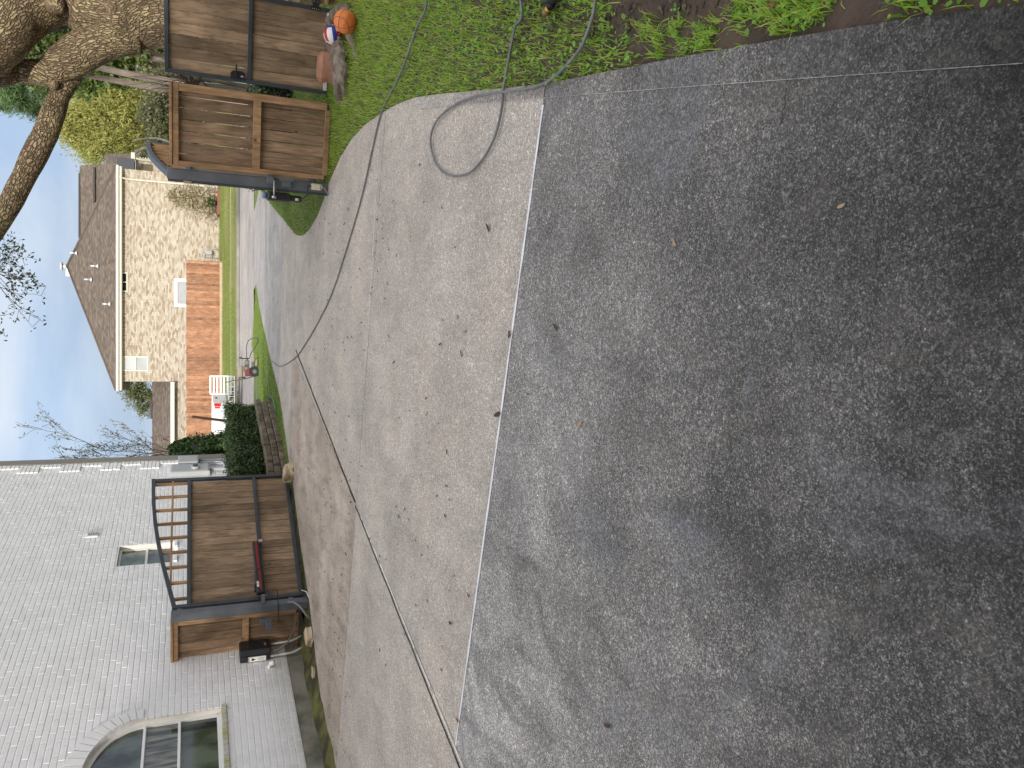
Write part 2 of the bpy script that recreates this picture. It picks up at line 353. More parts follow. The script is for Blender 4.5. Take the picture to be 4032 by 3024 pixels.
def weather(mt):                                     # rain streaks, and splashed dirt along the foot of the wall
    t = mt.node_tree; b = t.nodes['Principled BSDF']; L = t.links.new; src = b.inputs['Base Color'].links[0].from_socket
    ge = t.nodes.new('ShaderNodeNewGeometry'); sp = t.nodes.new('ShaderNodeSeparateXYZ'); L(ge.outputs['Position'], sp.inputs[0])
    mp = t.nodes.new('ShaderNodeMapping'); mp.inputs['Scale'].default_value = (1, 1, .10); L(ge.outputs['Position'], mp.inputs[0])
    n = t.nodes.new('ShaderNodeTexNoise'); n.inputs['Scale'].default_value = 6; n.inputs['Detail'].default_value = 7; n.inputs['Roughness'].default_value = .65; L(mp.outputs[0], n.inputs['Vector'])
    r = t.nodes.new('ShaderNodeMapRange'); r.inputs[1].default_value = .48; r.inputs[2].default_value = .75; r.inputs[4].default_value = .28; L(n.outputs['Fac'], r.inputs[0])
    x = t.nodes.new('ShaderNodeMix'); x.data_type = 'RGBA'; x.inputs[7].default_value = (.52, .52, .50, 1); L(r.outputs[0], x.inputs[0]); L(src, x.inputs[6])
    n2 = t.nodes.new('ShaderNodeTexNoise'); n2.inputs['Scale'].default_value = 4; n2.inputs['Detail'].default_value = 8; n2.inputs['Roughness'].default_value = .7; L(ge.outputs['Position'], n2.inputs['Vector'])
    a = t.nodes.new('ShaderNodeMath'); a.operation = 'SUBTRACT'; L(n2.outputs['Fac'], a.inputs[0]); L(sp.outputs[2], a.inputs[1])
    r2 = t.nodes.new('ShaderNodeMapRange'); r2.inputs[1].default_value = -.25; r2.inputs[2].default_value = .30; r2.inputs[4].default_value = .55; L(a.outputs[0], r2.inputs[0])
    y = t.nodes.new('ShaderNodeMix'); y.data_type = 'RGBA'; y.inputs[7].default_value = (.36, .34, .27, 1); L(r2.outputs[0], y.inputs[0]); L(x.outputs[2], y.inputs[6]); L(y.outputs[2], b.inputs['Base Color'])
weather(m_white)
m_mortar = M('white_painted_mortar', (.70, .70, .715), .75, (.78, .78, .79), 4, 6, .4, 60, dist=.01)
m_cream = M('cream_painted_reveal', (.78, .75, .68), .6, (.72, .69, .62), 4)
m_wtrim = M('white_trim', (.80, .80, .80), .45)
m_sill = M('mossy_painted_sill', (.50, .49, .45), .7, (.36, .35, .12), 3.5, 7, .4, 30, ramp=(.42, .72))
m_taupe = M('taupe_trim', (.20, .18, .165), .6, (.24, .22, .20), 4, stretch=(1, 1, .2))
m_steel = M('dark_blue_grey_painted_steel', (.032, .040, .052), .42, (.05, .058, .07), 5, 6, .12, 60, spec=.5)
m_steel2 = M('scuffed_grey_steel', (.085, .095, .11), .5, (.15, .16, .175), 2.5, 7, .1, 40, ramp=(.42, .7))
m_bolt = M('bolt_metal', (.55, .55, .55), .35, metal=.8)
m_black = M('black_plastic', (.012, .013, .017), .38, (.02, .021, .026), 7)
m_bluegrey = M('blue_grey_paint', (.09, .10, .19), .4, (.12, .13, .22), 3)
m_wood = wood('brown_stained_board', (.17, .108, .066), (.36, .245, .155))
m_wood_o = wood('orange_brown_trim_board', (.23, .135, .07), (.43, .27, .15), var=.12)
m_wood_g = wood('grey_brown_gate_board', (.17, .115, .072), (.36, .255, .165), var=.28)
m_cedar = wood('cedar_picket_wood', (.25, .12, .07), (.43, .235, .14), knot=(.2, .08, .03), var=.30)  # orange-brown cedar
m_cedarb = M('weathered_base_board', (.42, .33, .22), .8, (.5, .4, .28), 5)
m_soil = M('brown_soil', (.045, .031, .023), .95, (.095, .066, .048), 6, 9, .9, 28, dist=.03, coord='Generated' if 0 else 'Object')
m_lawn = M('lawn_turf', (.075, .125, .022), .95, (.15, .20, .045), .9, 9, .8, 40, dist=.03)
m_lawnfar = M('far_lawn_turf', (.17, .19, .05), .95, (.32, .28, .12), .35, 9, .8, 30, dist=.04, stretch=(1, 4, 1))  # yellower turf across the street
m_moss = M('mossy_soil', (.05, .045, .022), .95, (.15, .15, .04), 4, 9, .9, 34, dist=.03, ramp=(.42, .66))
m_blade = leafmat('grass_blade', [(.19, .38, .025), (.33, .58, .045), (.50, .70, .08), (.70, .68, .24)], .5)
m_clover = leafmat('clover_leaf', [(.15, .34, .04), (.25, .50, .07), (.38, .60, .12)], .5)
m_blade_far = leafmat('far_grass_blade', [(.13, .22, .03), (.20, .30, .05), (.28, .33, .09)], .35)
m_hedge = leafmat('hedge_leaf', [(.012, .028, .008), (.022, .05, .012), (.045, .085, .018), (.10, .15, .035)], .15, .4)
m_hedge2 = leafmat('glossy_hedge_leaf', [(.018, .045, .010), (.035, .08, .015), (.08, .15, .025)], .2, .35)
m_dark = M('painted_shade_core', (.008, .013, .006), .95)  # near-black solid, painted as the shade inside dense foliage
m_barkpale = M('pale_bark', (.30, .235, .20), .85, (.42, .33, .285), 4, 6, .3, 20, stretch=(1, 1, .3))
m_barkgrey = M('grey_bark', (.10, .085, .07), .9, (.20, .175, .15), 5, 6, .5, 25)
m_barkdark = M('dark_bark', (.03, .026, .022), .9, (.07, .06, .05), 6, 6, .5, 25)  # darker bark for the back limb
m_twig = M('brown_twig', (.085, .06, .045), .85)
m_hosegrey = M('grey_rubber_hose', (.13, .135, .145), .5, (.20, .20, .205), 9, 6, .1, 60)
m_hosetan = M('dusty_hose', (.32, .30, .275), .6)
m_hosegreen = M('green_hose', (.06, .17, .13), .45, (.12, .22, .17), 6)
m_hoseblk = M('black_hose', (.015, .017, .02), .4)
m_pipe = M('grey_white_conduit', (.48, .48, .46), .45, (.58, .58, .56), 8)
m_cond = M('grey_flexible_conduit', (.17, .175, .18), .5)
m_cream2 = M('cream_plastic', (.60, .54, .40), .5)
m_brass = M('brass', (.42, .28, .10), .4, metal=.9)
m_red = M('dark_red_panel', (.22, .012, .014), .35)
m_label = M('label_print', (.75, .74, .72), .5)
m_labelred = M('label_red', (.5, .06, .05), .5)
m_ltbrick = M('tan_brick', (.9, .9, .9), .85, rnd=[(.31, .245, .18), (.39, .325, .25), (.46, .40, .32), (.52, .47, .395), (.56, .515, .445), (.43, .37, .285)], bump=.2, bscale=20)
m_ltmort = M('tan_mortar', (.40, .365, .30), .9)
m_shing = M('brown_shingle', (.9, .9, .9), .9, rnd=[(.10, .079, .062), (.125, .10, .08), (.145, .117, .095), (.19, .155, .127)])
m_gutter = M('cream_white_gutter', (.66, .64, .56), .5)
m_gray_face = M('slate_grey_gable_face', (.06, .065, .08), .7)
m_redstone = M('red_sandstone', (.30, .145, .09), .85, (.42, .22, .15), 5, 8, .5, 22)
m_rock = M('tan_limestone', (.42, .33, .21), .85, (.55, .46, .32), 5, 8, .5, 18)
m_block = M('retaining_block', (.10, .08, .055), .95, (.19, .155, .115), 7, 8, .8, 25, obj_rnd=.25)
m_truck = M('white_truck_paint', (.74, .76, .78), .22)
m_glassd = M('dark_window_glass', (.025, .03, .03), .06, spec=.8)
m_glassb = M('glass_with_blind', (.36, .39, .41), .25, (.44, .47, .49), 1.5)
m_rubber = M('tyre_rubber', (.018, .018, .02), .75)
m_redlight = M('red_lamp_lens', (.65, .01, .015), .2)
m_grey_p = M('light_grey_metal_box', (.36, .38, .395), .5, (.42, .44, .455), 3)
m_pod = leafmat('seed_pod_and_leaf', [(.12, .085, .05), (.16, .17, .05), (.22, .22, .06)], .3)
m_eng = M('cast_engine_metal', (.13, .12, .11), .45, (.25, .23, .21), 9, metal=.5)
m_tank = M('khaki_tank', (.30, .26, .18), .5)

# panes with garden reflections and what stands behind painted into their colour
def pane_mat(name, c1, c2, sc, stretch=(1, 1, 1)):
    mt = M(name, c1, .05, c2, sc, 5, spec=.9, stretch=stretch, ramp=(.4, .62)); return mt
m_pane = pane_mat('old_window_glass', (.018, .022, .02), (.10, .12, .105), 3.2, (1, 1, .7))
m_panecurt = pane_mat('glass_painted_gathered_curtain', (.03, .034, .028), (.22, .22, .185), 9, (1.6, 1.6, .25))
m_panegrn = pane_mat('glass_painted_leaf_reflection', (.06, .08, .05), (.17, .21, .13), 4)

# ================================================================== THE GROUND
def sheet(name, pts, mat, dz=0., kind='structure', parent=None, planes=(), skirt=.0, label=None, step=.8):
    bm = bmesh.new()
    vs = [bm.verts.new((p[0], p[1], 0)) for p in pts]; f = bm.faces.new(vs)
    bmesh.ops.triangulate(bm, faces=[f])
    for (px, py, nx, ny, off) in planes:            # keep the side the normal points away from
        bmesh.ops.bisect_plane(bm, geom=bm.verts[:]+bm.edges[:]+bm.faces[:], plane_co=(px+nx*off, py+ny*off, 0), plane_no=(nx, ny, 0), clear_outer=True)
    ys = [v.co.y for v in bm.verts]
    if not ys: bm.free(); return None
    y = 17.
    while y < 50.:
        if min(ys) < y < max(ys): bmesh.ops.bisect_plane(bm, geom=bm.verts[:]+bm.edges[:]+bm.faces[:], plane_co=(0, y, 0), plane_no=(0, 1, 0))
        y += step
    for v in bm.verts: v.co.z = hh(v.co.y)+dz
    if skirt:
        be = [e for e in bm.edges if len(e.link_faces) == 1]
        ret = bmesh.ops.extrude_edge_only(bm, edges=be)
        for g in ret['geom']:
            if isinstance(g, bmesh.types.BMVert): g.co.z -= skirt
    bmesh.ops.recalc_face_normals(bm, faces=bm.faces)
    up = sum(f.normal.z*f.calc_area() for f in bm.faces)
    if up < 0: bmesh.ops.reverse_faces(bm, faces=bm.faces)
    me = bpy.data.meshes.new(name); bm.to_mesh(me); bm.free(); me.materials.append(mat)
    o = bpy.data.objects.new(name, me); COL.objects.link(o)
    ORG[o.name] = Vector()
    if parent is not None: o.parent = parent
    elif kind: o['kind'] = kind
    if label: o['label'] = label
    return o
xs = [-600, 600]; ysg = [-600, -30, 0, 16]+[17+.8*i for i in range(41)]+[51, 80, 600]
g = MB()
for i in range(len(ysg)-1):
    for x0 in (-600, -40, 40):
        x1 = {-600: -40, -40: 40, 40: 600}[x0]
        g.add([(x0, ysg[i], hh(ysg[i])-.07), (x1, ysg[i], hh(ysg[i])-.07), (x1, ysg[i+1], hh(ysg[i+1])-.07), (x0, ysg[i+1], hh(ysg[i+1])-.07)], [(0, 1, 2, 3)], 0 if ysg[i] < 16 else 1)
ground = g.build('ground', [m_soil, m_lawn], kind='structure')

EDGE_R = [G(*p) for p in [(2212, 8), (1950, 42), (1700, 82), (1450, 127), (1180, 181), (1050, 194), (950, 203), (900, 210), (870, 220), (845, 232), (822, 246), (790, 268), (760, 300), (735, 340), (712, 392), (700, 430), (685, 468), (668, 497), (655, 509), (645, 509)]]
WEDGE_L = [G(*p) for p in [(636, 503), (622, 486), (600, 458), (578, 430), (560, 405)]]
EDGE_L = [G(*p) for p in [(712, 1659), (700, 1560), (688, 1470), (668, 1300), (650, 1180), (632, 1040), (625, 1000), (615, 930), (605, 860), (592, 805), (575, 730), (560, 662)]]
near_r = (EDGE_R[0][0]-.9, -4.0)
LX = -6.4
tip = G(553, 614)
streetR = [(14, 36.0), (14, 30.4)]
yard = [near_r]+EDGE_R+WEDGE_L+[(6.5, 30.4), (3.6, 31.2), (tip[0], tip[1])]+list(reversed(EDGE_L))+[(EDGE_L[0][0]-.5, EDGE_L[0][1]-.7), (-6.9, 4.0), (-9.2, -4.0)]
drive = sheet('driveway', yard, M('joint_filler', (.03, .028, .026), .95), -.016)
nA = Vector((1.39, 3.84, 0)).normalized(); pA = (-2.37, 4.8)
dA = Vector((3.84, -1.39, 0)).normalized(); nA = Vector((-dA.y, dA.x, 0))           # forward normal of the cross joints
pB = (-1.22, 8.10)
nC = Vector((3.35, -1.10, 0)).normalized(); pC = (-2.37, 4.8)                        # right-hand normal of the long joint
PD = G(640, 500); PD2 = G(628, 900)
dD = Vector((PD[0]-PD2[0], PD[1]-PD2[1], 0)).normalized(); nD = Vector((-dD.y, dD.x, 0))
PE = G(606, 700); PF2 = G(580, 600)
g_ = -.006
def keep_before(p, n, gap=g_): return (p[0], p[1], n.x, n.y, gap)
def keep_after(p, n, gap=g_): return (p[0], p[1], -n.x, -n.y, gap)
inner = [(near_r[0]-.14, near_r[1])]+[G(*p) for p in [(2212, 137), (1700, 172), (1450, 190), (1195, 210), (1050, 222), (900, 237)]]
# the curb strip and the main field share the drive outline; the strip is cut off along its scored line
strip = [near_r]+EDGE_R[:8]+[EDGE_R[8]]+list(reversed(inner))
field = inner+[EDGE_R[8]]+EDGE_R[9:]+WEDGE_L+[(6.5, 30.4), (3.6, 31.2), (tip[0], tip[1])]+list(reversed(EDGE_L))+[(EDGE_L[0][0]-.5, EDGE_L[0][1]-.7), (-6.9, 4.0), (-9.2, -4.0)]
for nm, planes, mt in [
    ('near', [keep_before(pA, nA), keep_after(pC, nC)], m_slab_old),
    ('mid', [keep_after(pA, nA), keep_before(pB, nA), keep_after(pC, nC)], m_slab),
    ('far', [keep_after(pB, nA), keep_before(PD, nD), keep_after(pC, nC)], m_slab),
    ('left near', [keep_before(pC, nC), keep_before(pB, nA)], m_slab),
    ('left far', [keep_before(pC, nC), keep_after(pB, nA), keep_before(PD, nD)], m_slab_brown),
    ('a1', [keep_after(PD, nD), keep_before(PE, nD)], m_slab),
    ('a2', [keep_after(PE, nD), keep_before(PF2, nD)], m_apron),
    ('a3', [keep_after(PF2, nD), (0, 26.2, 0, 1, -.004)], m_apron),
    ('a4', [(0, 26.2, 0, -1, -.004)], m_apron)]:
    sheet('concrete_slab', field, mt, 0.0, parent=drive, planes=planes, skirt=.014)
for pl in ([keep_before(pA, nA)], [keep_after(pA, nA), keep_before(pB, nA)], [keep_after(pB, nA)]):
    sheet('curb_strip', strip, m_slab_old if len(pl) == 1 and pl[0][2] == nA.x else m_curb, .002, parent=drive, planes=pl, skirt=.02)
sc_ = MB(); q_ = [Vector((*G(x, y), .0035)) for x, y in [(2212, 137), (1950, 155), (1700, 172), (1450, 190), (1195, 210), (1050, 222), (900, 237)]]
for i in range(len(q_)-1):
    d = (q_[i+1]-q_[i]).normalized(); n_ = Vector((-d.y, d.x, 0)); K = 30
    for k in range(K):
        if False: continue
        a_, b_ = q_[i].lerp(q_[i+1], k/K), q_[i].lerp(q_[i+1], (k+1)/K); ww = random.uniform(.0006, .0014); sc_.add([a_-n_*ww, a_+n_*ww, b_+n_*ww, b_-n_*ww], [(0, 1, 2, 3)])
sc_.build('scored_line', m_curb_line, drive)
def strip_poly(p, q, w): 
    p, q = Vector((*p, 0)), Vector((*q, 0)); d = (q-p).normalized(); n = Vector((-d.y, d.x, 0))*w/2
    return [p+n, p-n, q-n, q+n]
m_seal = M('white_joint_sealant', (.72, .73, .76), .6, (.80, .81, .84), 8, 6, .4, 50)
def sealant(a, b, w):
    mb = MB(); N = 44; pa, pb = Vector((*a, 0)), Vector((*b, 0)); d = (pb-pa).normalized(); n = Vector((-d.y, d.x, 0))
    pr = None
    for i in range(N+1):
        q = pa.lerp(pb, i/N); ww = w*random.uniform(.55, 1.15)
        cur = (q+n*ww/2+Vector((0, 0, .003)), q-n*ww/2+Vector((0, 0, .003)))
        if pr and random.random() > .07: mb.add([pr[0], pr[1], cur[1], cur[0]], [(0, 1, 2, 3)])
        pr = cur
    mb.build('joint_sealant', m_seal, drive)
cA = (-2.37, 4.8)
sealant(G(1180, 183), cA, .024); sealant(G(1001, 1659), G(780, 1115), .020); sealant(G(822, 250), (G(805, 560)), .016); sealant(G(805, 560), G(793, 770), .009); sealant(G(640, 1000), G(634, 900), .012)
crack = MB()                                       # hairline cracks and the dark edge of the long joint
for pts in ([(1702, 112), (1700, 124), (1705, 138), (1700, 152), (1703, 168), (1697, 184), (1700, 198), (1695, 214), (1697, 228), (1690, 240), (1692, 255), (1686, 270)],):
    q = [G(*p) for p in pts]
    crack.tube([Vector((a, b, .0015)) for a, b in q], .0006, 4)
crack.build('hairline_crack', M('crack_dark', (.01, .01, .01), .9), drive)
for a, b in ((G(768, 1085), G(640, 757)), (G(997, 1662), G(768, 1090))):
    mb = MB(); q = [Vector((a[0]+(b[0]-a[0])*i/20, a[1]+(b[1]-a[1])*i/20, .002)) for i in range(21)]
    mb.tube([v+Vector((random.uniform(-.006, .006)-(.012 if a[1] < 6 else 0), 0, -.001)) for v in q], .013 if a[1] > 6 else .008, 5); mb.build('joint_filler', M('old_black_filler', (.03, .027, .022), .95, (.10, .09, .06), 12), drive)

# street, sidewalk and far kerb
street = sheet('street', [(-40, 31.6), (tip[0]-2, 31.9), (3.6, 31.2), (6.5, 30.4), (40, 30.6), (40, 40.4), (-40, 40.4)], m_street, .002)
far = MB()
far.box((0, 40.48, -.53), (90, .15, .14), ch=.02)
kerb = far.build('street_kerb', M('kerb_concrete', (.20, .19, .18), .9, (.30, .29, .275), 1.4), kind='structure')
far_lawn = sheet('far_lawn', [(-45, 40.55), (45, 40.55), (45, 60), (-45, 60)], m_lawnfar, .02)
walk = sheet('sidewalk', [(-45, 43.6), (45, 43.6), (45, 43.95), (-45, 43.95)], M('sidewalk_concrete', (.42, .36, .26), .9), .035)

# lawns
LAWN_R = EDGE_R[:15]+[(2.6, 10.4), (6.5, 9.4), (7.5, 6.0), (4.6, 0.5), (3.0, -3.5), (near_r[0]+.02, -4)]
lawn_r = sheet('right_lawn', LAWN_R, m_soil, -.02)
WEDGE = [EDGE_R[14]]+EDGE_R[15:]+WEDGE_L+[(6.5, 30.2), (40, 30.4), (40, 10.4), (7, 9.4), (2.62, 10.3)]
lawn_w = sheet('roadside_lawn', WEDGE, m_lawn, .0)
LAWN_L = list(EDGE_L[5:])+[(tip[0], tip[1]), (tip[0]-2, 31.7), (-40, 31.5), (-40, 15), (-2.3, 15), (-2.0, 14.2)]
lawn_l = sheet('left_lawn', LAWN_L, m_lawn, .0)
MOSS = EDGE_L[:6]+[(-2.0, 14.2), (-2.6, 13.2), (-3.6, 12.2), (-4.4, 12.3), (-5.6, 8.5)]
moss = sheet('mossy_verge', MOSS, m_moss, -.005)

# ------------------------------------------------------------------ grass and clover (stuff)
def inpoly(P, poly):
    x, y = P[:, 0], P[:, 1]; ins = np.zeros(len(P), bool); n = len(poly)
    for i in range(n):
        x1, y1 = poly[i][0], poly[i][1]; x2, y2 = poly[(i+1) % n][0], poly[(i+1) % n][1]
        c = ((y1 > y) != (y2 > y)) & (x < (x2-x1)*(y-y1)/((y2-y1) if y2 != y1 else 1e-9)+x1); ins ^= c
    return ins
def vnoise(P, sc, seed=0):
    r = np.random.default_rng(seed); T = r.random((64, 64)); q = P*sc; i = np.floor(q).astype(int); f = q-i; f = f*f*(3-2*f)
    a = T[i[:, 0] % 64, i[:, 1] % 64]; b = T[(i[:, 0]+1) % 64, i[:, 1] % 64]; c = T[i[:, 0] % 64, (i[:, 1]+1) % 64]; d = T[(i[:, 0]+1) % 64, (i[:, 1]+1) % 64]
    return (a*(1-f[:, 0])+b*f[:, 0])*(1-f[:, 1])+(c*(1-f[:, 0])+d*f[:, 0])*f[:, 1]
HV = np.vectorize(hh)
def np_mesh(name, V, nper, k, rnd, mats, mi=None, smooth=False):
    """V: (n*k,3) vertices; faces from template list nper of index tuples (triangles/quads)"""
    n = len(V)//k; me = bpy.data.meshes.new(name); me.vertices.add(len(V)); me.vertices.foreach_set('co', V.astype(np.float32).ravel())
    base = np.arange(n)[:, None]*k; loops = []; starts = []; tot = 0
    tl = [np.array(t) for t in nper]; sz = sum(len(t) for t in tl)
    lp = np.concatenate([base+t[None, :] for t in tl], axis=1).ravel()
    ls = []; o = 0
    for t in tl: ls.append(o); o += len(t)
    st_ = (np.arange(n)[:, None]*sz+np.array(ls)[None, :]).ravel()
    me.loops.add(len(lp)); me.loops.foreach_set('vertex_index', lp.astype(np.int32))
    me.polygons.add(n*len(tl)); me.polygons.foreach_set('loop_start', st_.astype(np.int32))
    me.update(calc_edges=True); me.validate()
    a = me.attributes.new('rnd', 'FLOAT', 'FACE'); a.data.foreach_set('value', np.repeat(rnd, len(tl)).astype(np.float32))
    for mt in mats: me.materials.append(mt)
    o = bpy.data.objects.new(name, me); COL.objects.link(o); return o
def grass(name, poly, n, h, wd, mat, seed, dens=None, zoff=0., kind='stuff', lean=.5):
    r = np.random.default_rng(seed); pl = np.array([(p[0], p[1]) for p in poly]); lo, hi = pl.min(0), pl.max(0)
    P = lo+(hi-lo)*r.random((n, 2)); P = P[inpoly(P, pl)]
    if dens is not None: P = P[r.random(len(P)) < dens(P)]
    n = len(P); a = r.random(n)*2*np.pi; H = h*(.4+.9*r.random(n)); W = wd*(.6+.8*r.random(n)); ln = lean*r.random(n)*H; b = r.random(n)*2*np.pi
    z = HV(P[:, 1])+zoff if n else 0
    dx, dy = np.cos(a)*W/2, np.sin(a)*W/2; lx, ly = np.cos(b)*ln, np.sin(b)*ln
    V = np.empty((n, 5, 3))
    V[:, 0] = np.c_[P[:, 0]-dx, P[:, 1]-dy, z]; V[:, 1] = np.c_[P[:, 0]+dx, P[:, 1]+dy, z]
    V[:, 2] = np.c_[P[:, 0]+dx*.8+lx*.35, P[:, 1]+dy*.8+ly*.35, z+H*.6]; V[:, 3] = np.c_[P[:, 0]-dx*.8+lx*.35, P[:, 1]-dy*.8+ly*.35, z+H*.6]
    V[:, 4] = np.c_[P[:, 0]+lx, P[:, 1]+ly, z+H]
    o = np_mesh(name, V.reshape(-1, 3), [(0, 1, 2, 3), (3, 2, 4)], 5, r.random(n), [mat]); o['kind'] = kind; return o
def broadleaf(name, poly, n, size, mat, seed, dens=None, zoff=0., zr=.04):
    r = np.random.default_rng(seed); pl = np.array([(p[0], p[1]) for p in poly]); lo, hi = pl.min(0), pl.max(0)
    P = lo+(hi-lo)*r.random((n, 2)); P = P[inpoly(P, pl)]
    if dens is not None: P = P[r.random(len(P)) < dens(P)]
    n = len(P); z = HV(P[:, 1])+zoff+zr*r.random(n); s = size*(.5+.9*r.random(n)); a = r.random(n)*2*np.pi
    ca, sa = np.cos(a), np.sin(a); t = (r.random(n)-.5)*1.2; u = (r.random(n)-.5)*1.0; V = np.empty((n, 6, 3))
    for k, (x, y) in enumerate([(-.15, 0), (.25, -.42), (.8, -.38), (1.05, 0), (.8, .38), (.25, .42)]):
        V[:, k] = np.c_[P[:, 0]+s*(x*ca-y*sa), P[:, 1]+s*(x*sa+y*ca), z+s*(x*t+y*u)]
    o = np_mesh(name, V.reshape(-1, 3), [(0, 1, 2, 3), (0, 3, 4, 5)], 6, r.random(n), [mat]); o['kind'] = 'stuff'; return o
def dens_r(P):
    # bare soil towards the garage and along the kerb, thick growth further out
    base = np.clip((P[:, 1]-2.35)/.9, .05, 1.0); nn = vnoise(P, 3.1, 3)*.6+vnoise(P, 9, 4)*.4
    d = np.clip((nn-.53+.55*base)*5, 0, 1)
    return d
NEAR = [(0.7, .9), (1.6, 3.3), (2.1, 5.2), (2.5, 7.2), (2.6, 10.4), (6.6, 9.6), (4.6, 6.2), (3.2, 4.2), (2.1, 2.0), (1.5, .6)]
clipr = [p for p in LAWN_R]
gr1 = grass('lawn_grass', clipr, 230000, .055, .0045, m_blade, 11, lambda P: dens_r(P)*(P[:, 1] > .8), -.02, lean=1.1)
cl1 = broadleaf('clover_patch', clipr, 150000, .017, m_clover, 12, lambda P: dens_r(P)*np.clip(1.25-P[:, 1]/8, .12, 1)*(P[:, 1] > .8), -.02, .045)
gr2 = grass('wedge_grass', [p for p in WEDGE if p[0] < 7.5 and p[1] < 32], 70000, .04, .008, m_blade_far, 13, None, 0)
left_near = [p for p in LAWN_L if p[0] > -5]+[(-4, 31)]
gr3 = grass('left_lawn_grass', left_near, 110000, .04, .009, m_blade_far, 14, None, 0)
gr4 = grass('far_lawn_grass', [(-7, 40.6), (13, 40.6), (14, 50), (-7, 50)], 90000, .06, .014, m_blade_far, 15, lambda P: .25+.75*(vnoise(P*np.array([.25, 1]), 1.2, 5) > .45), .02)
mo1 = broadleaf('moss_growth', MOSS, 26000, .018, leafmat('moss_leaf', [(.06, .075, .012), (.13, .14, .025), (.20, .20, .05)], .2), 16, lambda P: (vnoise(P, 5, 8) > .42)*1., 0, .012)
def crumbs(name, poly, n, size, mat, seed, zoff, dens=None):
    r = np.random.default_rng(seed); pl = np.array([(p[0], p[1]) for p in poly]); lo, hi = pl.min(0), pl.max(0); P = lo+(hi-lo)*r.random((n, 2)); P = P[inpoly(P, pl)]
    if dens is not None: P = P[r.random(len(P)) < dens(P)]
    n = len(P); s_ = size*(.25+1.2*r.random(n)**3)[:, None]; C = np.c_[P, HV(P[:, 1])+zoff]; V = np.empty((n, 6, 3))
    for k, d in enumerate([(1, 0, .1), (0, 1, 0), (-1, 0, .1), (0, -1, 0), (.1, .1, .8), (0, 0, -.6)]): V[:, k] = C+(np.array(d)+r.normal(size=(n, 3))*.28)*s_
    o = np_mesh(name, V.reshape(-1, 3), [(0, 1, 4), (1, 2, 4), (2, 3, 4), (3, 0, 4)], 6, r.random(n), [mat]); o['kind'] = 'stuff'; return o
crumbs('soil_crumbs', [(.75, .3), (1.8, 4), (3.4, 5), (2.2, .3)], 16000, .014, M('soil_crumb', (.06, .042, .032), .95, rnd=[(.035, .025, .018), (.07, .05, .036), (.12, .09, .065)]), 44, -.016)
TU = [G(x, y) for x, y in [(1660, 15), (1690, 40), (1720, 55), (1700, 25), (1640, 5), (1740, 30), (1530, 70), (1515, 85), (1480, 110), (1460, 60), (1770, 15), (1600, 25), (1960, 8), (1420, 95), (1395, 60), (2040, 4)]]
rr_ = np.random.default_rng(77)
for nm, fn, cnt, sz in (('weed_tuft', grass, 2600, .06), ('weed_leaves', broadleaf, 2600, .02)):
    def dt_(P): return np.clip(sum(np.exp(-((P[:, 0]-q[0])**2+(P[:, 1]-q[1])**2)/(2*.028**2)) for q in TU), 0, 1)
    if fn is grass: grass(nm, [(.8, .9), (1.4, 3.2), (2.2, 3.2), (1.8, .9)], 40000, .06, .004, m_blade, 78, lambda P: dt_(P)*.8, -.02, lean=1.2)
    else: broadleaf(nm, [(.8, .9), (1.4, 3.2), (2.2, 3.2), (1.8, .9)], 26000, .014, m_clover, 79, lambda P: dt_(P)*.6, -.02, .035)
ed = []                                             # the ragged fringe of turf along the left edge of the drive
for i in range(5, len(EDGE_L)-1):
    for k in range(220):
        t = random.random(); ed.append((EDGE_L[i][0]*(1-t)+EDGE_L[i+1][0]*t, EDGE_L[i][1]*(1-t)+EDGE_L[i+1][1]*t))

# ================================================================== WHITE BRICK HOUSE
A = R(16.5); W0 = (-4.33, 12.34); WL = Fr(W0, (W0[0]+math.sin(A), W0[1]+math.cos(A)))
WL.P = Vector((*W0, 0)); CRS = .083; BL = .272; KW = .955
class FrK(Fr):                                       # the wall plane as read off the photo, drawn 4.5 % nearer: the soil is banked against it
    def p(s, a, n, z):
        q = Fr.p(s, a, n, z); c0 = Vector((0, 0, CAMH)); return c0+(q-c0)*KW
    def box(s, mb, a0, a1, n0, n1, z0, z1, mi=0, ch=0.0, rnd=None):
        mb.box(s.p((a0+a1)/2, (n0+n1)/2, (z0+z1)/2), ((a1-a0)*KW, (n1-n0)*KW, (z1-z0)*KW), s.R3, mi, ch, rnd)
WL.__class__ = FrK
house = thing('white_brick_house', 'large white painted brick house with an arched window, along the left of the driveway', 'house', (W0[0], W0[1], 0))
def arch_in(s, z, a, b, c=-1.75):                    # inside the big arched opening?
    if z < 2.2: return abs(s-c) < a
    return ((s-c)/a)**2+((z-2.2)/b)**2 < 1
mb = MB()
# wall core as strips around the two openings (set just behind the brick faces)
def core(a0, a1, z0, z1): WL.box(mb, a0, a1, -.35, .007, z0, z1)
core(-28, -2.72, .23, 7.3); core(-2.72, -.78, .23, 1.15); core(-2.72, -.78, 2.88, 7.3); core(-.78, 3.52, .23, 7.3)
core(3.52, 4.30, .23, 1.85); core(3.52, 4.30, 2.87, 7.3); core(4.30, 8.56, .23, 7.3)
N = 18; ptsa = [(-1.75+.95*math.cos(math.pi*k/N), 2.2+.66*math.sin(math.pi*k/N)) for k in range(N+1)]
for i in range(N):                                   # spandrels around the arch head
    (a0, z0), (a1, z1) = ptsa[i], ptsa[i+1]
    mb.prism([(a0, z0), (a0 if i else -.78, 2.885), (a1 if i < N-1 else -2.72, 2.885), (a1, z1)][:4] if i not in (0, N-1) else ([(-.78, 2.2), (-.78, 2.885), (a1, 2.885), (a1, z1)] if i == 0 else [(a0, z0), (a0, 2.885), (-2.72, 2.885), (-2.72, 2.2)]), WL.p, -.35, .004)
mb.build('wall', m_mortar, house, fixn=True)
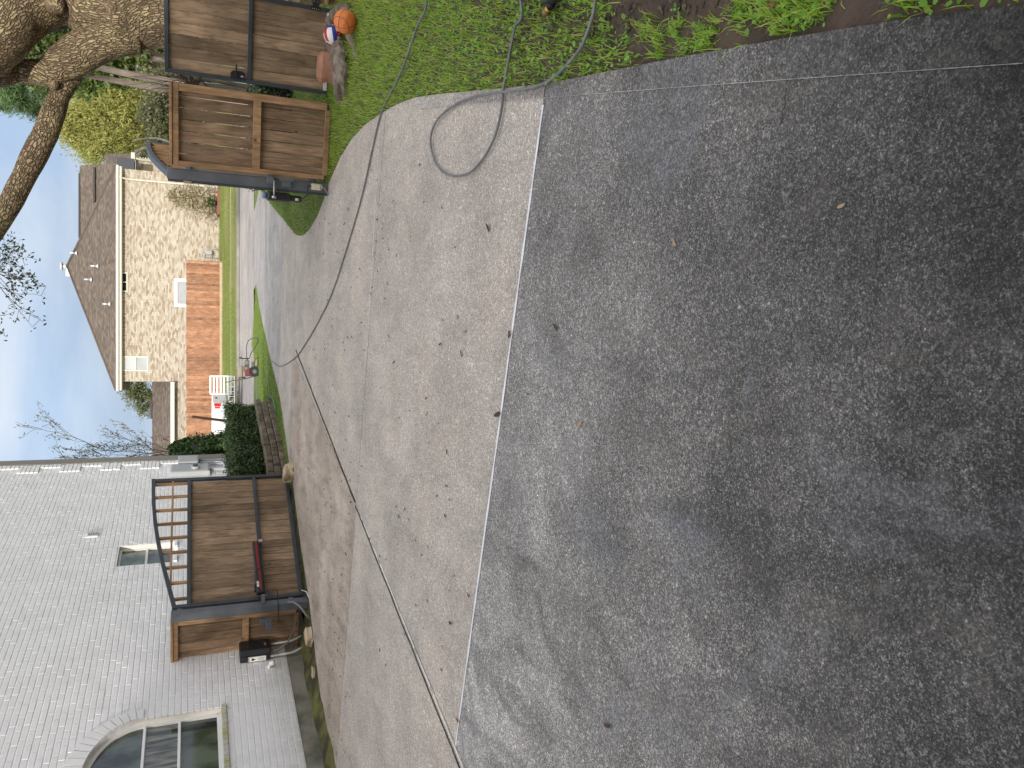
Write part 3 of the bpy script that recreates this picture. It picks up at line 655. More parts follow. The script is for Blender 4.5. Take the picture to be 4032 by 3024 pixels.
mb = MB(); WL.box(mb, -28, 8.84, -.30, -.002, -.3, .232); mb.build('foundation', m_found, house)
# the bricks
def brick_geo(a0, a1, z0, z1, n1, c=.006):
    f = lambda a, n, z: WL.p(a, n, z)
    vs = [f(a0, -.018, z0), f(a1, -.018, z0), f(a1, -.018, z1), f(a0, -.018, z1),
          f(a0, n1-c, z0), f(a1, n1-c, z0), f(a1, n1-c, z1), f(a0, n1-c, z1),
          f(a0+c, n1, z0+c), f(a1-c, n1, z0+c), f(a1-c, n1, z1-c), f(a0+c, n1, z1-c)]
    fs = [(8, 9, 10, 11)]+[(4+i, 4+(i+1) % 4, 8+(i+1) % 4, 8+i) for i in range(4)]+[(i, (i+1) % 4, 4+(i+1) % 4, 4+i) for i in range(4)]
    return vs, fs
bricks = []
for c in range(int((6.25-.235)/CRS)):
    z0 = .236+c*CRS; off = (c % 2)*BL/2+random.uniform(-.04, .04); a = -5.2-off
    quo = (int((z0-.236)/(CRS*5)) % 2 == 1)          # toothed corner blocks, proud of the wall
    qs = 8.12 if quo else 8.38
    while a < 8.56:
        a1 = min(a+BL, 8.56); aa = a; parts = []
        for (lo, hi, t) in ((-9, qs, 0), (qs, 8.56, 1)):
            s0, s1 = max(aa, lo), min(a1, hi)
            if s1-s0 > .03: parts.append((s0, s1, t))
        for s0, s1, t in parts:
            mid = (s0+s1)/2; zm = z0+CRS/2
            if 3.52 < mid < 4.30 and 1.85 < zm < 2.87: continue
            if arch_in(mid, zm, 1.12, .88) and zm > 2.2: continue
            if -2.70 < s1 and s0 < -.80 and 1.14 < zm <= 2.21:
                if s0 < -.80 < s1: s0 = -.80
                elif s0 < -2.70 < s1: s1 = -2.70
                else: continue
            if 3.52 > s0 and s1 > 3.52 and 1.85 < zm < 2.87: s1 = 3.52
            if s0 < 4.30 < s1 and 1.85 < zm < 2.87: s0 = 4.30
            if s1-s0 > .02: bricks.append((s0, s1, z0, t))
        a = a1
J = .0045
def near_key(b):
    p = WL.p((b[0]+b[1])/2, 0, b[2]); return (p-Vector((0, 0, CAMH))).length+(4 if b[0] < -2.4 else 0)+(0 if b[1]-b[0] > .2 else 3)
bricks.sort(key=near_key)
bms = {}
for i, (s0, s1, z0, t) in enumerate([b for b in bricks if b[1] > -2.6 and b[3] == 0][:298]):
    bricks.remove((s0, s1, z0, t))
    w_ = round(s1-s0, 2); key = w_
    if key not in bms:
        b0 = MB(); b0.box((0, 0, 0), ((w_-2*J)*KW, .030, (CRS-2*J)*KW), ch=.005); o = b0.build('brick', m_white); bms[key] = o.data; bpy.data.objects.remove(o)
    place('brick', bms[key], house, WL.p((s0+s1)/2, -.003+random.uniform(-.002, .002), z0+CRS/2), (random.uniform(-.01, .01), random.uniform(-.008, .008), WL.ang))
mb = MB()
for (s0, s1, z0, t) in bricks:
    zz = random.uniform(-.001, .001)
    vs, fs = brick_geo(s0+J, s1-J, z0+J+zz, z0+CRS-J+zz, .012+random.uniform(-.002, .0025)+(.028 if t else 0)); mb.add(vs, fs)
mb.build('brick_field', m_white, house, kind='stuff', fixn=True)
mb = MB(); WL.box(mb, 8.562, 8.86, -.4, .05, -.1, 7.3, ch=.01); mb.build('corner_board', m_taupe, house)
# arch ring of bricks on end
NR = 26
for k in range(NR):
    t0, t1 = math.pi*k/NR+.006, math.pi*(k+1)/NR-.006; b0 = MB()
    P4 = [(-1.75+ra*math.cos(t), 2.2+rb*math.sin(t)) for (ra, rb, t) in ((.955, .665, t0), (1.135, .895, t0), (1.135, .895, t1), (.955, .665, t1))]
    b0.prism(P4, WL.p, -.14, .03+random.uniform(-.003, .003)); b0.build('arch_brick', m_white, house, fixn=True)
# the arched window
aw = MB()
def arc(a, b, n=24): return [(-1.75+a*math.cos(math.pi*k/n), 2.2+b*math.sin(math.pi*k/n)) for k in range(n+1)]
def ringstrip(mbx, o1, i1, n0, n1):
    for k in range(len(o1)-1): mbx.prism([o1[k], o1[k+1], i1[k+1], i1[k]], WL.p, n0, n1)
outl = [(-.80, 1.22)]+arc(.95, .66)+[(-2.70, 1.22)]; inl = [(-.86, 1.28)]+arc(.89, .61)+[(-2.64, 1.28)]
ringstrip(aw, outl, inl, -.12, -.075)
WL.box(aw, -2.70, -.80, -.12, -.075, 1.215, 1.275)
win = aw.build('window', m_wtrim, house, fixn=True, label='large arched window with white frame and two cross bars')
for z in (1.735, 2.165):
    b0 = MB(); WL.box(b0, -2.64, -.86, -.115, -.062, z, z+.035, ch=.004); b0.build('cross_bar', m_wtrim, win)
for (z0, z1, mt) in ((1.275, 1.735, m_pane), (1.77, 2.165, m_panecurt)):
    b0 = MB(); WL.box(b0, -2.645, -.855, -.108, -.100, z0, z1); b0.build('pane', mt, win)
b0 = MB(); b0.prism([(-.86, 2.2)]+[(a, z) for a, z in arc(.895, .615)][1:-1]+[(-2.64, 2.2)], WL.p, -.108, -.10); b0.build('pane', m_pane, win, fixn=True)
b0 = MB()
for k in range(len(outl)-1):                          # cream painted reveal
    o2 = [(outl[k][0], outl[k][1]), (outl[k+1][0], outl[k+1][1])]
    b0.add([WL.p(o2[0][0]-0, -.12, o2[0][1]), WL.p(o2[1][0], -.12, o2[1][1]), WL.p(o2[1][0], -.010, o2[1][1]), WL.p(o2[0][0], -.010, o2[0][1])], [(0, 1, 2, 3)])
b0.build('reveal', m_cream, win)
for k in range(19):
    a0 = -2.72+k*.103; b0 = MB(); WL.box(b0, a0+.003, a0+.100, -.12, .045+random.uniform(-.002, .002), 1.15, 1.217, ch=.006); b0.build('sill_brick', m_sill, house)
b0 = MB(); WL.box(b0, -3, -.4, -2.4, -2.35, .3, 3.2); b0.build('interior_wall', M('dim_interior', (.10, .09, .08), .9), house)
# small window beyond the gate
sw = MB()
for (a0, a1, z0, z1) in ((3.525, 4.295, 2.825, 2.865), (3.525, 4.295, 1.92, 1.96), (3.525, 3.56, 1.96, 2.825), (4.26, 4.295, 1.96, 2.825), (3.56, 4.26, 2.37, 2.41)): WL.box(sw, a0, a1, -.12, -.075, z0, z1)
w2 = sw.build('window', m_wtrim, house, label='narrow sash window half hidden behind the open gate')
for z0, z1, mt in ((2.41, 2.825, m_panegrn), (1.96, 2.37, m_pane)):
    b0 = MB(); WL.box(b0, 3.56, 4.26, -.108, -.10, z0, z1); b0.build('pane', mt, w2)
b0 = MB()
b0.add([WL.p(4.298, -.12, 1.9), WL.p(4.298, -.01, 1.9), WL.p(4.298, -.01, 2.87), WL.p(4.298, -.12, 2.87)], [(0, 1, 2, 3)]); b0.build('reveal', m_cream, w2)
for a0 in (3.50, 3.63, 4.08, 4.21):
    b0 = MB(); WL.box(b0, a0, a0+.11, -.12, .05, 1.85, 1.915, ch=.006); b0.build('sill_brick', m_white, house)
b0 = MB(); WL.box(b0, 4.74, 4.92, .012, .035, 3.28, 3.49, ch=.004); vent = b0.build('vent', m_wtrim, house, label='small white louvred vent high on the wall')
for k in range(4):
    b0 = MB(); WL.box(b0, 4.77, 4.89, .036, .046, 3.305+k*.043, 3.332+k*.043); b0.build('shaded_louvre', M('vent_shadow_slat', (.35, .36, .37), .6), vent)  # slats coloured grey to paint the shade between louvres
b0 = MB(); b0.cyl(WL.p(-.05, -.02, .52), WL.p(-.05, .07, .50), .026); b0.cyl(WL.p(-.05, .07, .50), WL.p(-.06, .10, .43), .034); b0.build('drain_stub', m_wtrim, house)
# the low garage behind the photographer
b0 = MB(); fr = lambda a0, a1, n0, n1, z0, z1: WL.box(b0, a0, a1, n0, n1, z0, z1)
fr(-14.4, -14.0, 0, 15.5, 2.5, 3.0); fr(-14.4, -14.0, 0, 1.2, -.1, 2.5); fr(-14.4, -14.0, 6.2, 6.9, -.1, 2.5); fr(-14.4, -14.0, 11.9, 15.5, -.1, 2.5); fr(-21, -14.4, 15.1, 15.5, -.1, 3.0); fr(-21.4, -21, 0, 15.5, -.1, 3.0)
b0.build('garage_wall', m_white, house)
for n0 in (1.2, 6.9):
    for k in range(4):
        b0 = MB(); WL.box(b0, -14.28, -14.2, n0, n0+5.0, .02+k*.62, .62+k*.62, ch=.01); b0.build('garage_door_panel', m_wtrim, house)
P = lambda a, n, z: WL.p(a, n, z)
def hip(a0, a1, n0, n1, e, rz_, nm):
    b0 = MB(); c = [P(a0, n0, e), P(a1, n0, e), P(a1, n1, e), P(a0, n1, e)]; w_, l_ = a1-a0, n1-n0; h_ = min(w_, l_)/2; am, nm_ = (a0+a1)/2, (n0+n1)/2
    if l_ > w_: r_ = [P(am, n0+h_, rz_), P(am, n1-h_, rz_)]; fs = [[c[0], c[1], r_[0]], [c[1], c[2], r_[1], r_[0]], [c[2], c[3], r_[1]], [c[3], c[0], r_[0], r_[1]]]
    else: r_ = [P(a0+h_, nm_, rz_), P(a1-h_, nm_, rz_)]; fs = [[c[0], c[1], r_[1], r_[0]], [c[1], c[2], r_[1]], [c[2], c[3], r_[0], r_[1]], [c[3], c[0], r_[0]]]
    for q in fs: b0.poly(q)
    b0.poly([x-Vector((0, 0, .03)) for x in c]); b0.build(nm, m_shing, house)
hip(-21.8, -13.5, -.5, 16, 3.0, 5.0, 'garage_roof')
hip(-28, 9.0, -9.5, .5, 7.3, 9.6, 'roof')
b0 = MB(); WL.box(b0, -28, -27.7, -9, -.36, -.1, 7.3); WL.box(b0, 8.55, 8.84, -9, -.36, -.1, 7.3); WL.box(b0, -28, 8.84, -9.3, -9, -.1, 7.3); b0.build('outer_wall', m_white, house)
mb = MB(); N_ = 60; pr_ = None                         # soil banked against the foundation
for i in range(N_+1):
    a = -8+i*17/N_; zt = .075+random.uniform(-.02, .025); q_ = WL.p(a, -.01, 0); o_ = WL.p(a, .38+random.uniform(-.06, .06), 0)
    cur = ((q_.x, q_.y, zt), ((q_.x+o_.x)/2, (q_.y+o_.y)/2, zt*.55+random.uniform(-.01, .015)), (o_.x, o_.y, -.03))
    if pr_: mb.add([pr_[0], cur[0], cur[1], pr_[1]], [(0, 3, 2, 1)], smooth=True); mb.add([pr_[1], cur[1], cur[2], pr_[2]], [(0, 3, 2, 1)], smooth=True)
    pr_ = cur
mb.build('soil_bank', m_moss, kind='structure', fixn=True)

# utility boxes and their pipes on the far end of the white wall
def ubox(a0, a1, z0, z1, dep, label):
    t = thing('electric_box', label, 'electric box', WL.p((a0+a1)/2, .02, z0)); b = MB(); WL.box(b, a0, a1, .014, dep, z0, z1, ch=.008); b.build('case', m_grey_p, t)
    b = MB(); WL.box(b, a0+.02, a1-.02, dep+.001, dep+.012, z0+.03, z1-.02, ch=.004); d_ = b.build('cover', m_grey_p, t); return t
t1 = ubox(8.08, 8.50, 1.44, 1.90, .17, 'grey electric box nearest the brown corner board of the white house')
b = MB()
for a in (8.14, 8.30, 8.42): b.tube([WL.p(a, .07, 1.44), WL.p(a, .07, .9), WL.p(a, .07, .2)], .022)
b.tube([WL.p(8.22, .07, 1.42), WL.p(8.22, .09, .98), WL.p(8.16, .09, .88), WL.p(7.9, .09, .86), WL.p(7.82, .08, .8)], .024); b.build('conduit', m_grey_p, t1)
t2 = ubox(7.55, 8.03, 1.20, 2.05, .14, 'tall grey electric box with a round meter, beside the gate end')
b = MB(); b.cyl(WL.p(7.72, .14, 1.52), WL.p(7.72, .22, 1.52), .085, 16); b.build('meter', m_grey_p, t2)
b = MB(); b.cyl(WL.p(7.72, .22, 1.52), WL.p(7.72, .235, 1.52), .06, 16); b.build('meter_dial', m_glassd, t2)
b = MB(); b.tube([WL.p(7.8, .07, 1.2), WL.p(7.8, .07, .2)], .03); b.build('conduit', m_grey_p, t2)

# ================================================================== FENCE PANELS, GATES
def panel(label, P, Q, a0, a1, z0, z1, nplank, zm, side=1, stile=.09, extra=None, wide_right=None):
    """board panel in an orange-brown frame: boards set back, cap on top"""
    F = Fr(P, Q); t = thing('fence_panel', label, 'fence panel', F.p(a0, 0, 0)); s = side
    def tr(nm, b0_, b1_, n0, n1, y0, y1, mt=m_wood_o):
        me = MB(); me.box((0, 0, 0), (b1_-b0_, abs(n1-n0), y1-y0), ch=.004); o = me.build(nm, mt); dd = o.data; bpy.data.objects.remove(o)
        return place(nm, dd, t, F.p((b0_+b1_)/2, (n0+n1)/2, (y0+y1)/2), (0, 0, F.ang))
    sr = wide_right or stile
    tr('stile', a0, a0+stile*.45, .005, .05, z0+.04, z1-.06); tr('stile', a1-sr, a1, .005, .05, z0+.04, z1-.06)
    tr('cap', a0-.01, a1+.01, -.05, .075, z1-.032, z1); tr('rail', a0, a1, .0, .056, z1-.10, z1-.034); tr('rail', a0+stile*.45, a1-sr, .004, .045, zm-.045, zm+.045); tr('rail', a0+stile*.45, a1-sr, .004, .045, z0, z0+.06)
    wd = (a1-a0-.02)/nplank; me = piece_mesh('plank', (wd-.007, .018, z1-z0-.06), m_wood, .002)
    for k in range(nplank):
        place('plank', me, t, F.p(a0+.01+wd*(k+.5), -.03+random.uniform(-.002, .002), (z0+z1)/2-.02), (random.uniform(-.004, .004), random.uniform(-.003, .003), F.ang))
    return F, t
# right-hand panel beside the post
FR_, fr_t = panel('brown board fence panel with orange brown frame, between right post and side gate', (2.52, 9.93), (3.55, 9.6), .07, .985, .02, 1.84, 7, .875, wide_right=.085, stile=.12)
# left-hand narrow panel between the post and the white wall
FL_, fl_t = panel('narrow brown board fence panel between left gate post and white house', (-4.06, 12.22), (-3.3, 11.98), .0, .74, .10, 1.88, 5, .86)

def leaf(P, Q, label, name='driveway_gate', opener=True):
    """steel framed driveway gate leaf: boards, lattice above, quarter-arched head; a from the hinge"""
    F = Fr(P, Q); Lg = 2.62; t = thing(name, label, 'gate', F.p(0, 0, 0)); top = [(0.05, 1.86), (.45, 1.945), (.89, 2.035), (1.3, 2.105), (1.69, 2.155), (2.1, 2.19), (Lg, 2.21)]
    b = MB(); w_ = .055
    F.box(b, 0, w_, -.03, .03, .05, 1.86, ch=.004); F.box(b, Lg-w_, Lg, -.03, .03, .05, 2.20, ch=.004)
    F.box(b, w_, Lg-w_, -.028, .028, .05, .105, ch=.004); F.box(b, w_, Lg-w_, -.028, .028, .585, .64, ch=.004); F.box(b, w_, Lg-w_, -.028, .028, 1.61, 1.665, ch=.004)
    for i in range(len(top)-1):
        (x0, z0), (x1, z1) = top[i], top[i+1]; b.prism([(x0, z0-.055), (x1, z1-.055), (x1, z1), (x0, z0)], F.p, -.032, .032)
    b.build('frame', m_steel, t, fixn=True)
    def ztop(a):
        for i in range(len(top)-1):
            if top[i][0] <= a <= top[i+1][0]: return top[i][1]+(top[i+1][1]-top[i][1])*(a-top[i][0])/(top[i+1][0]-top[i][0])-.055
        return 1.8
    npk = 18; wd = (Lg-2*w_)/npk; me = piece_mesh('plank', (wd-.008, .016, 1.54), m_wood_g, .003)
    for k in range(npk): place('plank', me, t, F.p(w_+wd*(k+.5), -.032+random.uniform(-.0015, .0015), .855), (0, 0, F.ang))
    for k in range(9):
        a = .17+k*.292; z1 = ztop(a); o = MB(); o.box((0, 0, 0), (.032, .05, z1-1.665), ch=.003); ob = o.build('lattice_slat', m_wood_o); dd = ob.data; bpy.data.objects.remove(ob)
        place('lattice_slat', dd, t, F.p(a, 0, (z1+1.665)/2), (0, 0, F.ang))
    o = MB(); o.box((0, 0, 0), (.03, .03, Lg-.35), ch=.003); ob = o.build('lattice_rail', m_wood_o); dd = ob.data; bpy.data.objects.remove(ob)
    x = place('lattice_rail', dd, t, F.p(.30+(Lg-.35)/2, 0, 1.885), (0, R(90), F.ang)); x.rotation_mode = 'XYZ'
    return F, t
LG, lg_t = leaf((-3.20, 11.93), (-1.60, 13.98), 'arched steel and board driveway gate leaf swung open along the white wall, on the left')
RG, rg_t = leaf((2.50, 10.10), (3.52, 12.46), 'driveway gate leaf seen nearly edge on, behind the right gate post')
b = MB()
top = [(0.05, 1.86), (.45, 1.945), (.89, 2.035), (1.3, 2.105), (1.69, 2.155), (2.1, 2.19), (2.62, 2.21)]
for i in range(6):
    (x0, z0), (x1, z1) = top[i], top[i+1]; b.prism([(x0, z0-.09), (x1, z1-.09), (x1, z1-.002), (x0, z0-.002)], RG.p, -.045, -.033)
b.build('arch_face', m_bluegrey, rg_t, fixn=True)

# gate posts
def post(P, label, F, s):
    t = thing('gate_post', label, 'post', (P[0], P[1], 0)); b = MB(); b.box((P[0], P[1], .925), (.125, .125, 1.89), F.R3, ch=.006); b.build('column', m_steel2, t); return t
pl = post((-3.265, 11.80), 'grey blue steel gate post on the left, carrying the gate leaf and opener', FL_, 1)
pr = post((2.50, 9.98), 'scuffed grey steel gate post on the right, with a cream box near its foot', FR_, 1)
b = MB(); FR_.box(b, -.125, -.085, -.06, .02, .0, 1.86, ch=.004); b.build('hinge_stile', m_steel, pr)
for z in (.20, 1.72):
    b = MB(); b.cyl((-3.20, 11.86, z), (-3.20, 11.86, z+.07), .022); b.box((-3.22, 11.84, z+.035), (.07, .05, .05), FL_.R3); b.build('hinge', m_steel2, pl)
b = MB(); FR_.box(b, -.13, -.10, .0, .03, 1.60, 1.69, ch=.005); b.build('hinge', M('worn_hinge', (.35, .28, .2), .6), pr)

# gate opener arms
def opener(P0, P1, label, red=True, drop=None):
    t = thing('gate_opener', label, 'gate opener', P0); P0, P1 = Vector(P0), Vector(P1); d = (P1-P0); Ln = d.length; d.normalize()
    rot = d.to_track_quat('X', 'Z').to_matrix(); mid = (P0+P1)/2
    def bx(nm, x0, x1, y0, y1, z0, z1, mt, ch=.012):
        b = MB(); b.box(P0+rot @ Vector(((x0+x1)/2, (y0+y1)/2, (z0+z1)/2)), (x1-x0, y1-y0, z1-z0), rot, ch=ch); return b.build(nm, mt, t)
    return t, bx, rot, Ln
hp = LG.p(.02, .13, .66); fp = LG.p(1.04, .10, .68)
t, bx, rot, Ln = opener(hp, fp, 'dark gate opener arm with a dark red stripe, across the left gate leaf')
bx('motor_housing', 0, .44, -.045, .045, -.055, .06, m_black, .016); bx('arm_housing', .42, Ln, -.038, .038, -.045, .048, m_black, .012)
bx('red_stripe', .04, .42, -.049, -.043, -.022, .006, m_red, .001); bx('red_stripe', .45, Ln-.02, -.042, -.036, -.022, .012, m_red, .001)
bx('nameplate', .10, .20, -.050, -.0455, .016, .046, m_label, .001); bx('nameplate_mark', .12, .18, -.0515, -.0505, .026, .036, m_labelred, .0005)
bx('release_cover', .05, .18, -.03, .03, .061, .085, m_black, .008)
b = MB(); b.cyl(hp+Vector((-.02, -.03, -.10)), hp+Vector((-.02, -.03, .0)), .014); b.build('pivot_pin', m_steel2, t)
b = MB(); b.box(hp+Vector((-.10, -.10, -.02)), (.26, .012, .05), FL_.R3); b.build('pivot_bracket', m_steel2, t)
b = MB(); b.box(fp+Vector((0, .03, -.08)), (.05, .05, .06), LG.R3); b.build('end_bracket', m_bolt, t)
b = MB(); FL_.box(b, .60, .74, .27, .37, .52, .60, ch=.006); FL_.box(b, .66, .74, .22, .28, .54, .68, ch=.006); b.build('post_bracket', m_steel2, t)
b = MB(); b.tube([hp+Vector((.0, -.02, -.03)), hp+Vector((.07, -.08, -.10)), hp+Vector((.06, -.14, -.22)), FL_.p(.72, .3, .42)], .006); b.build('cable', m_hoseblk, t)
# right one: hangs beside the right post, pointing away
rp0 = FR_.p(-.19, .10, .54)
t, bx, rot, Ln = opener(FR_.p(-.185, .06, .72), FR_.p(-.205, .00, .34), 'black gate opener hanging head down beside the right gate post')
bx('motor_housing', -.03, .26, -.05, .05, -.06, .06, m_black, .02); bx('arm_housing', .24, .40, -.035, .035, -.045, .045, m_black, .012)
bx('end_cap', -.075, -.032, -.035, .035, -.045, .045, M('blue_grey_cap', (.10, .16, .25), .35), .012)
b = MB(); b.tube([FR_.p(.01, .09, .665), FR_.p(-.19, .11, .665)], .011, 6); b.cyl(FR_.p(-.19, .12, .64), FR_.p(-.19, .12, .69), .017); b.build('pivot_rod', m_bolt, t)
b = MB(); FR_.box(b, -.06, .025, .07, .085, .46, .575, ch=.004); FR_.box(b, .012, .045, .062, .11, .43, .60, ch=.003); FR_.box(b, -.03, .05, .06, .10, .67, .75, ch=.004); b.build('post_bracket', m_steel2, t)
b = MB(); b.cyl(FR_.p(-.2, .07, .40), FR_.p(-.2, .06, .36), .016); b.build('cable_gland', M('pale_gland', (.6, .6, .55), .5), t)
b = MB(); b.tube([FR_.p(-.2, .07, .37), FR_.p(-.18, .10, .31), FR_.p(-.12, .12, .265), FR_.p(-.02, .11, .262), FR_.p(-.01, .10, .24)], .008); b.build('cable', m_hoseblk, t)
# cream box at the foot of the right post
t = thing('junction_box', 'small cream plastic junction box low on the right gate post', 'junction box', FR_.p(-.02, .07, .1))
b = MB(); FR_.box(b, -.062, .015, .066, .105, .105, .215, ch=.006); b.build('case', m_cream2, t)
b = MB(); FR_.box(b, -.055, .008, .106, .112, .112, .208, ch=.003); b.build('lid', m_cream2, t)
for a in (-.05, .003):
    for z in (.096, .218):
        b = MB(); b.cyl(FR_.p(a, .08, z), FR_.p(a, .095, z), .008, 8); b.build('screw_lug', m_cream2, t)
b = MB(); b.cyl(FR_.p(-.022, .088, .10), FR_.p(-.022, .088, .078), .014); b.build('gland', m_cream2, t)
b = MB(); b.tube([FR_.p(-.022, .088, .08), FR_.p(-.024, .09, .06), FR_.p(-.06, .095, .035), FR_.p(-.10, .10, .01), FR_.p(-.11, .10, -.03)], .011); tag(b.build('conduit', m_cond), 'short grey conduit curving from the cream box into the ground', 'conduit')

# black control box on the white wall
t = thing('control_box', 'black plastic control box with a white printed label, beside the narrow fence panel', 'control box', WL.p(-.1, .2, .47))
BXa, BXb = .13, .40
b = MB(); WL.box(b, BXa+.0, BXb, .012, .12, .47, .92, ch=.012); b.build('case', m_black, t)
b = MB(); WL.box(b, BXa-.01, BXb+.01, .122, .225, .465, .925, ch=.02); b.build('lid', m_black, t)
b = MB(); WL.box(b, BXa-.014, BXa-.0005, .03, .11, .54, .80); lb = b.build('label', m_label, t)
b = MB()
for z in (.57, .585, .60, .615, .64, .655): WL.box(b, BXa-.0165, BXa-.0145, .045, .095, z, z+.005)
b.build('label_text', M('print_grey', (.3, .3, .32), .5), lb)
b = MB(); WL.box(b, BXa-.0165, BXa-.0145, .035, .105, .785, .795); WL.box(b, BXa-.0165, BXa-.0145, .05, .09, .72, .75); WL.box(b, BXa-.0165, BXa-.0145, .06, .075, .70, .72); b.build('label_header', m_black, lb)
b = MB(); WL.box(b, .22, .30, .2255, .228, .53, .56, ch=.0008); b.build('badge', M('coppery_badge', (.30, .12, .08), .5), t)
for a, n in ((.16, .06), (.34, .15)):
    b = MB(); b.tube([WL.p(a, n, .48), WL.p(a+.01, n+.005, .16), WL.p(a+.02, n+.03, .07), WL.p(a+.03, n+.07, -.02)], .017)
    tag(b.build('conduit', m_pipe), 'pale grey conduit under the %s of the black control box' % ('label end' if a < .2 else 'fence end'), 'conduit')
b = MB(); b.tube([WL.p(.24, .1, .48), WL.p(.23, .12, .34), WL.p(.24, .22, .20), WL.p(.3, .36, .12), WL.p(.40, .46, .08), WL.p(.46, .5, -.02)], .012); tag(b.build('flexible_conduit', m_cond), 'thin dark flexible conduit looping from the black control box to the moss', 'conduit')
b = MB(); b.tube([(-3.21, 11.71, .30), (-3.20, 11.66, .22), (-3.25, 11.58, .14), (-3.38, 11.52, .05), (-3.44, 11.50, -.03)], .016); tag(b.build('flexible_conduit', m_cond), 'grey flexible conduit curving down the foot of the left gate post', 'conduit')
b = MB(); b.tube([LG.p(.06, .07, .07), (-3.10, 11.78, .02), (-3.14, 11.60, .008)], .007); b.build('white_wire', m_wtrim); bpy.data.objects['white_wire']['label'] = 'short white wire at the hinge foot of the left gate leaf'; bpy.data.objects['white_wire']['category'] = 'wire'

# ------------------------------------------------------------------ side gate on the right
PG = Fr((3.56, 9.62), (4.47, 9.24)); t = thing('side_gate', 'steel framed garden gate of brown boards with a black latch, by the oak', 'gate', PG.p(0, 0, 0))
GW = .96
b = MB()
for (a0, a1, z0, z1) in ((0, .045, .07, 1.885), (GW-.045, GW, .07, 1.885), (.045, GW-.045, 1.84, 1.885), (.045, GW-.045, .95, .995)): PG.box(b, a0, a1, -.02, .022, z0, z1, ch=.004)
b.build('frame', m_steel, t)
b = MB(); PG.box(b, .045, GW-.045, -.02, .022, .07, .115, ch=.004); b.build('bottom_rail', M('scuffed_bottom_rail', (.05, .06, .07), .5, (.65, .66, .67), 9, 6, ramp=(.46, .56), stretch=(1, 1, 3)), t)
wd = (GW-.07)/7; me = piece_mesh('plank', (wd-.005, .018, 1.79), m_wood_g, .002)
for k in range(7): place('plank', me, t, PG.p(.035+wd*(k+.5), -.028, .965), (random.uniform(-.003, .003), random.uniform(-.002, .002), PG.ang))
b = MB(); b.prism([(.03, 1.02), (.10, 1.02), (.125, 1.05), (.125, 1.15), (.10, 1.18), (.03, 1.18)], PG.p, .023, .035); lt = b.build('latch', m_black, t, fixn=True)
b = MB(); b.cyl(PG.p(.07, .035, 1.12), PG.p(.07, .075, 1.12), .012); b.box(PG.p(.12, .075, 1.12), (.15, .012, .018), PG.R3, ch=.003); b.build('handle', m_black, lt)
b = MB(); b.sphere(PG.p(.07, .037, 1.05), .012, 8, 6, sc=(1, .4, 1.6)); b.build('keyhole_cover', m_bolt, lt)
hf = MB(); PG.box(hf, GW-.045, GW-.005, .023, .030, .20, .31, ch=.002); PG.box(hf, GW+.0, GW+.22, .030, .036, .215, .295, ch=.002); hg = hf.build('hinge', m_black, t)
b = MB()
for a, z in ((GW-.03, .22), (GW-.03, .245), (GW-.03, .27), (GW-.03, .29), (GW+.05, .235), (GW+.05, .275), (GW+.12, .25), (GW+.17, .28)): b.cyl(PG.p(a, .03, z), PG.p(a, .040, z), .006, 6)
b.build('bolt_head', m_bolt, hg)
# the board fence the side gate hangs on
FF = Fr(PG.p(GW+.035, 0, 0)[:2], PG.p(2.6, .42, 0)[:2]); t = thing('board_fence', 'brown board fence at the right edge, carrying the gate hinge', 'fence', FF.p(0, 0, 0))
me = piece_mesh('plank', (.136, .018, 1.82), m_wood, .002)
for k in range(12): place('plank', me, t, FF.p(.07+.142*k, -.02, .97), (0, random.uniform(-.003, .003), FF.ang))
for z in (.13, .95, 1.78):
    o = MB(); o.box((0, 0, 0), (.04, .04, 1.7), ch=.003); ob = o.build('rail', m_wood_o); dd = ob.data; bpy.data.objects.remove(ob); place('rail', dd, t, FF.p(.86, .012, z), (0, R(90), FF.ang))
o = MB(); o.box((0, 0, 0), (.09, .09, 1.9), ch=.004); ob = o.build('post', m_wood); dd = ob.data; bpy.data.objects.remove(ob); place('post', dd, t, FF.p(.06, -.08, .93), (0, 0, FF.ang))
#@@PART2@@
# ================================================================== THINGS ON THE GROUND
def smooth_path(pts, n=8):
    pts = [Vector(p) for p in pts]; out = []
    for i in range(len(pts)-1):
        p0 = pts[max(i-1, 0)]; p1 = pts[i]; p2 = pts[i+1]; p3 = pts[min(i+2, len(pts)-1)]
        for k in range(n):
            t = k/n; out.append(.5*((2*p1)+(-p0+p2)*t+(2*p0-5*p1+4*p2-p3)*t*t+(-p0+3*p1-3*p2+p3)*t**3))
    out.append(pts[-1]); return out
def gpt(x, y, dz=.012, lift=0):
    a = G(x, y, dz); return Vector((a[0], a[1], hh(a[1])+dz+lift))
# the long grey pressure hose, from the washer over the drive, out to the right and back in a loop
hp1 = [gpt(x, y, .014) for x, y in [(560, 700), (566, 752), (580, 775), (590, 782), (600, 790), (615, 788), (640, 770), (660, 742), (690, 690), (720, 625), (760, 500), (785, 410), (805, 320), (822, 248), (842, 205)]]
hp1 += [gpt(x, y, .035) for x, y in [(862, 165), (880, 120), (900, 60), (922, 0)]]
e1 = hp1[-1]; hp1 += [e1+Vector((.5, .1, 0)), e1+Vector((1.0, -1.0, 0)), e1+Vector((.5, -2.6, 0))]
loopA = [gpt(x, y, .03) for x, y in [(1124, 0), (1112, 60), (1100, 120)]]+[gpt(x, y, .02) for x, y in [(1088, 190), (1084, 230), (1075, 275), (1060, 315), (1038, 350), (1010, 375), (980, 380), (955, 370), (938, 345), (930, 310), (934, 280), (950, 252), (985, 225), (1030, 207)]]
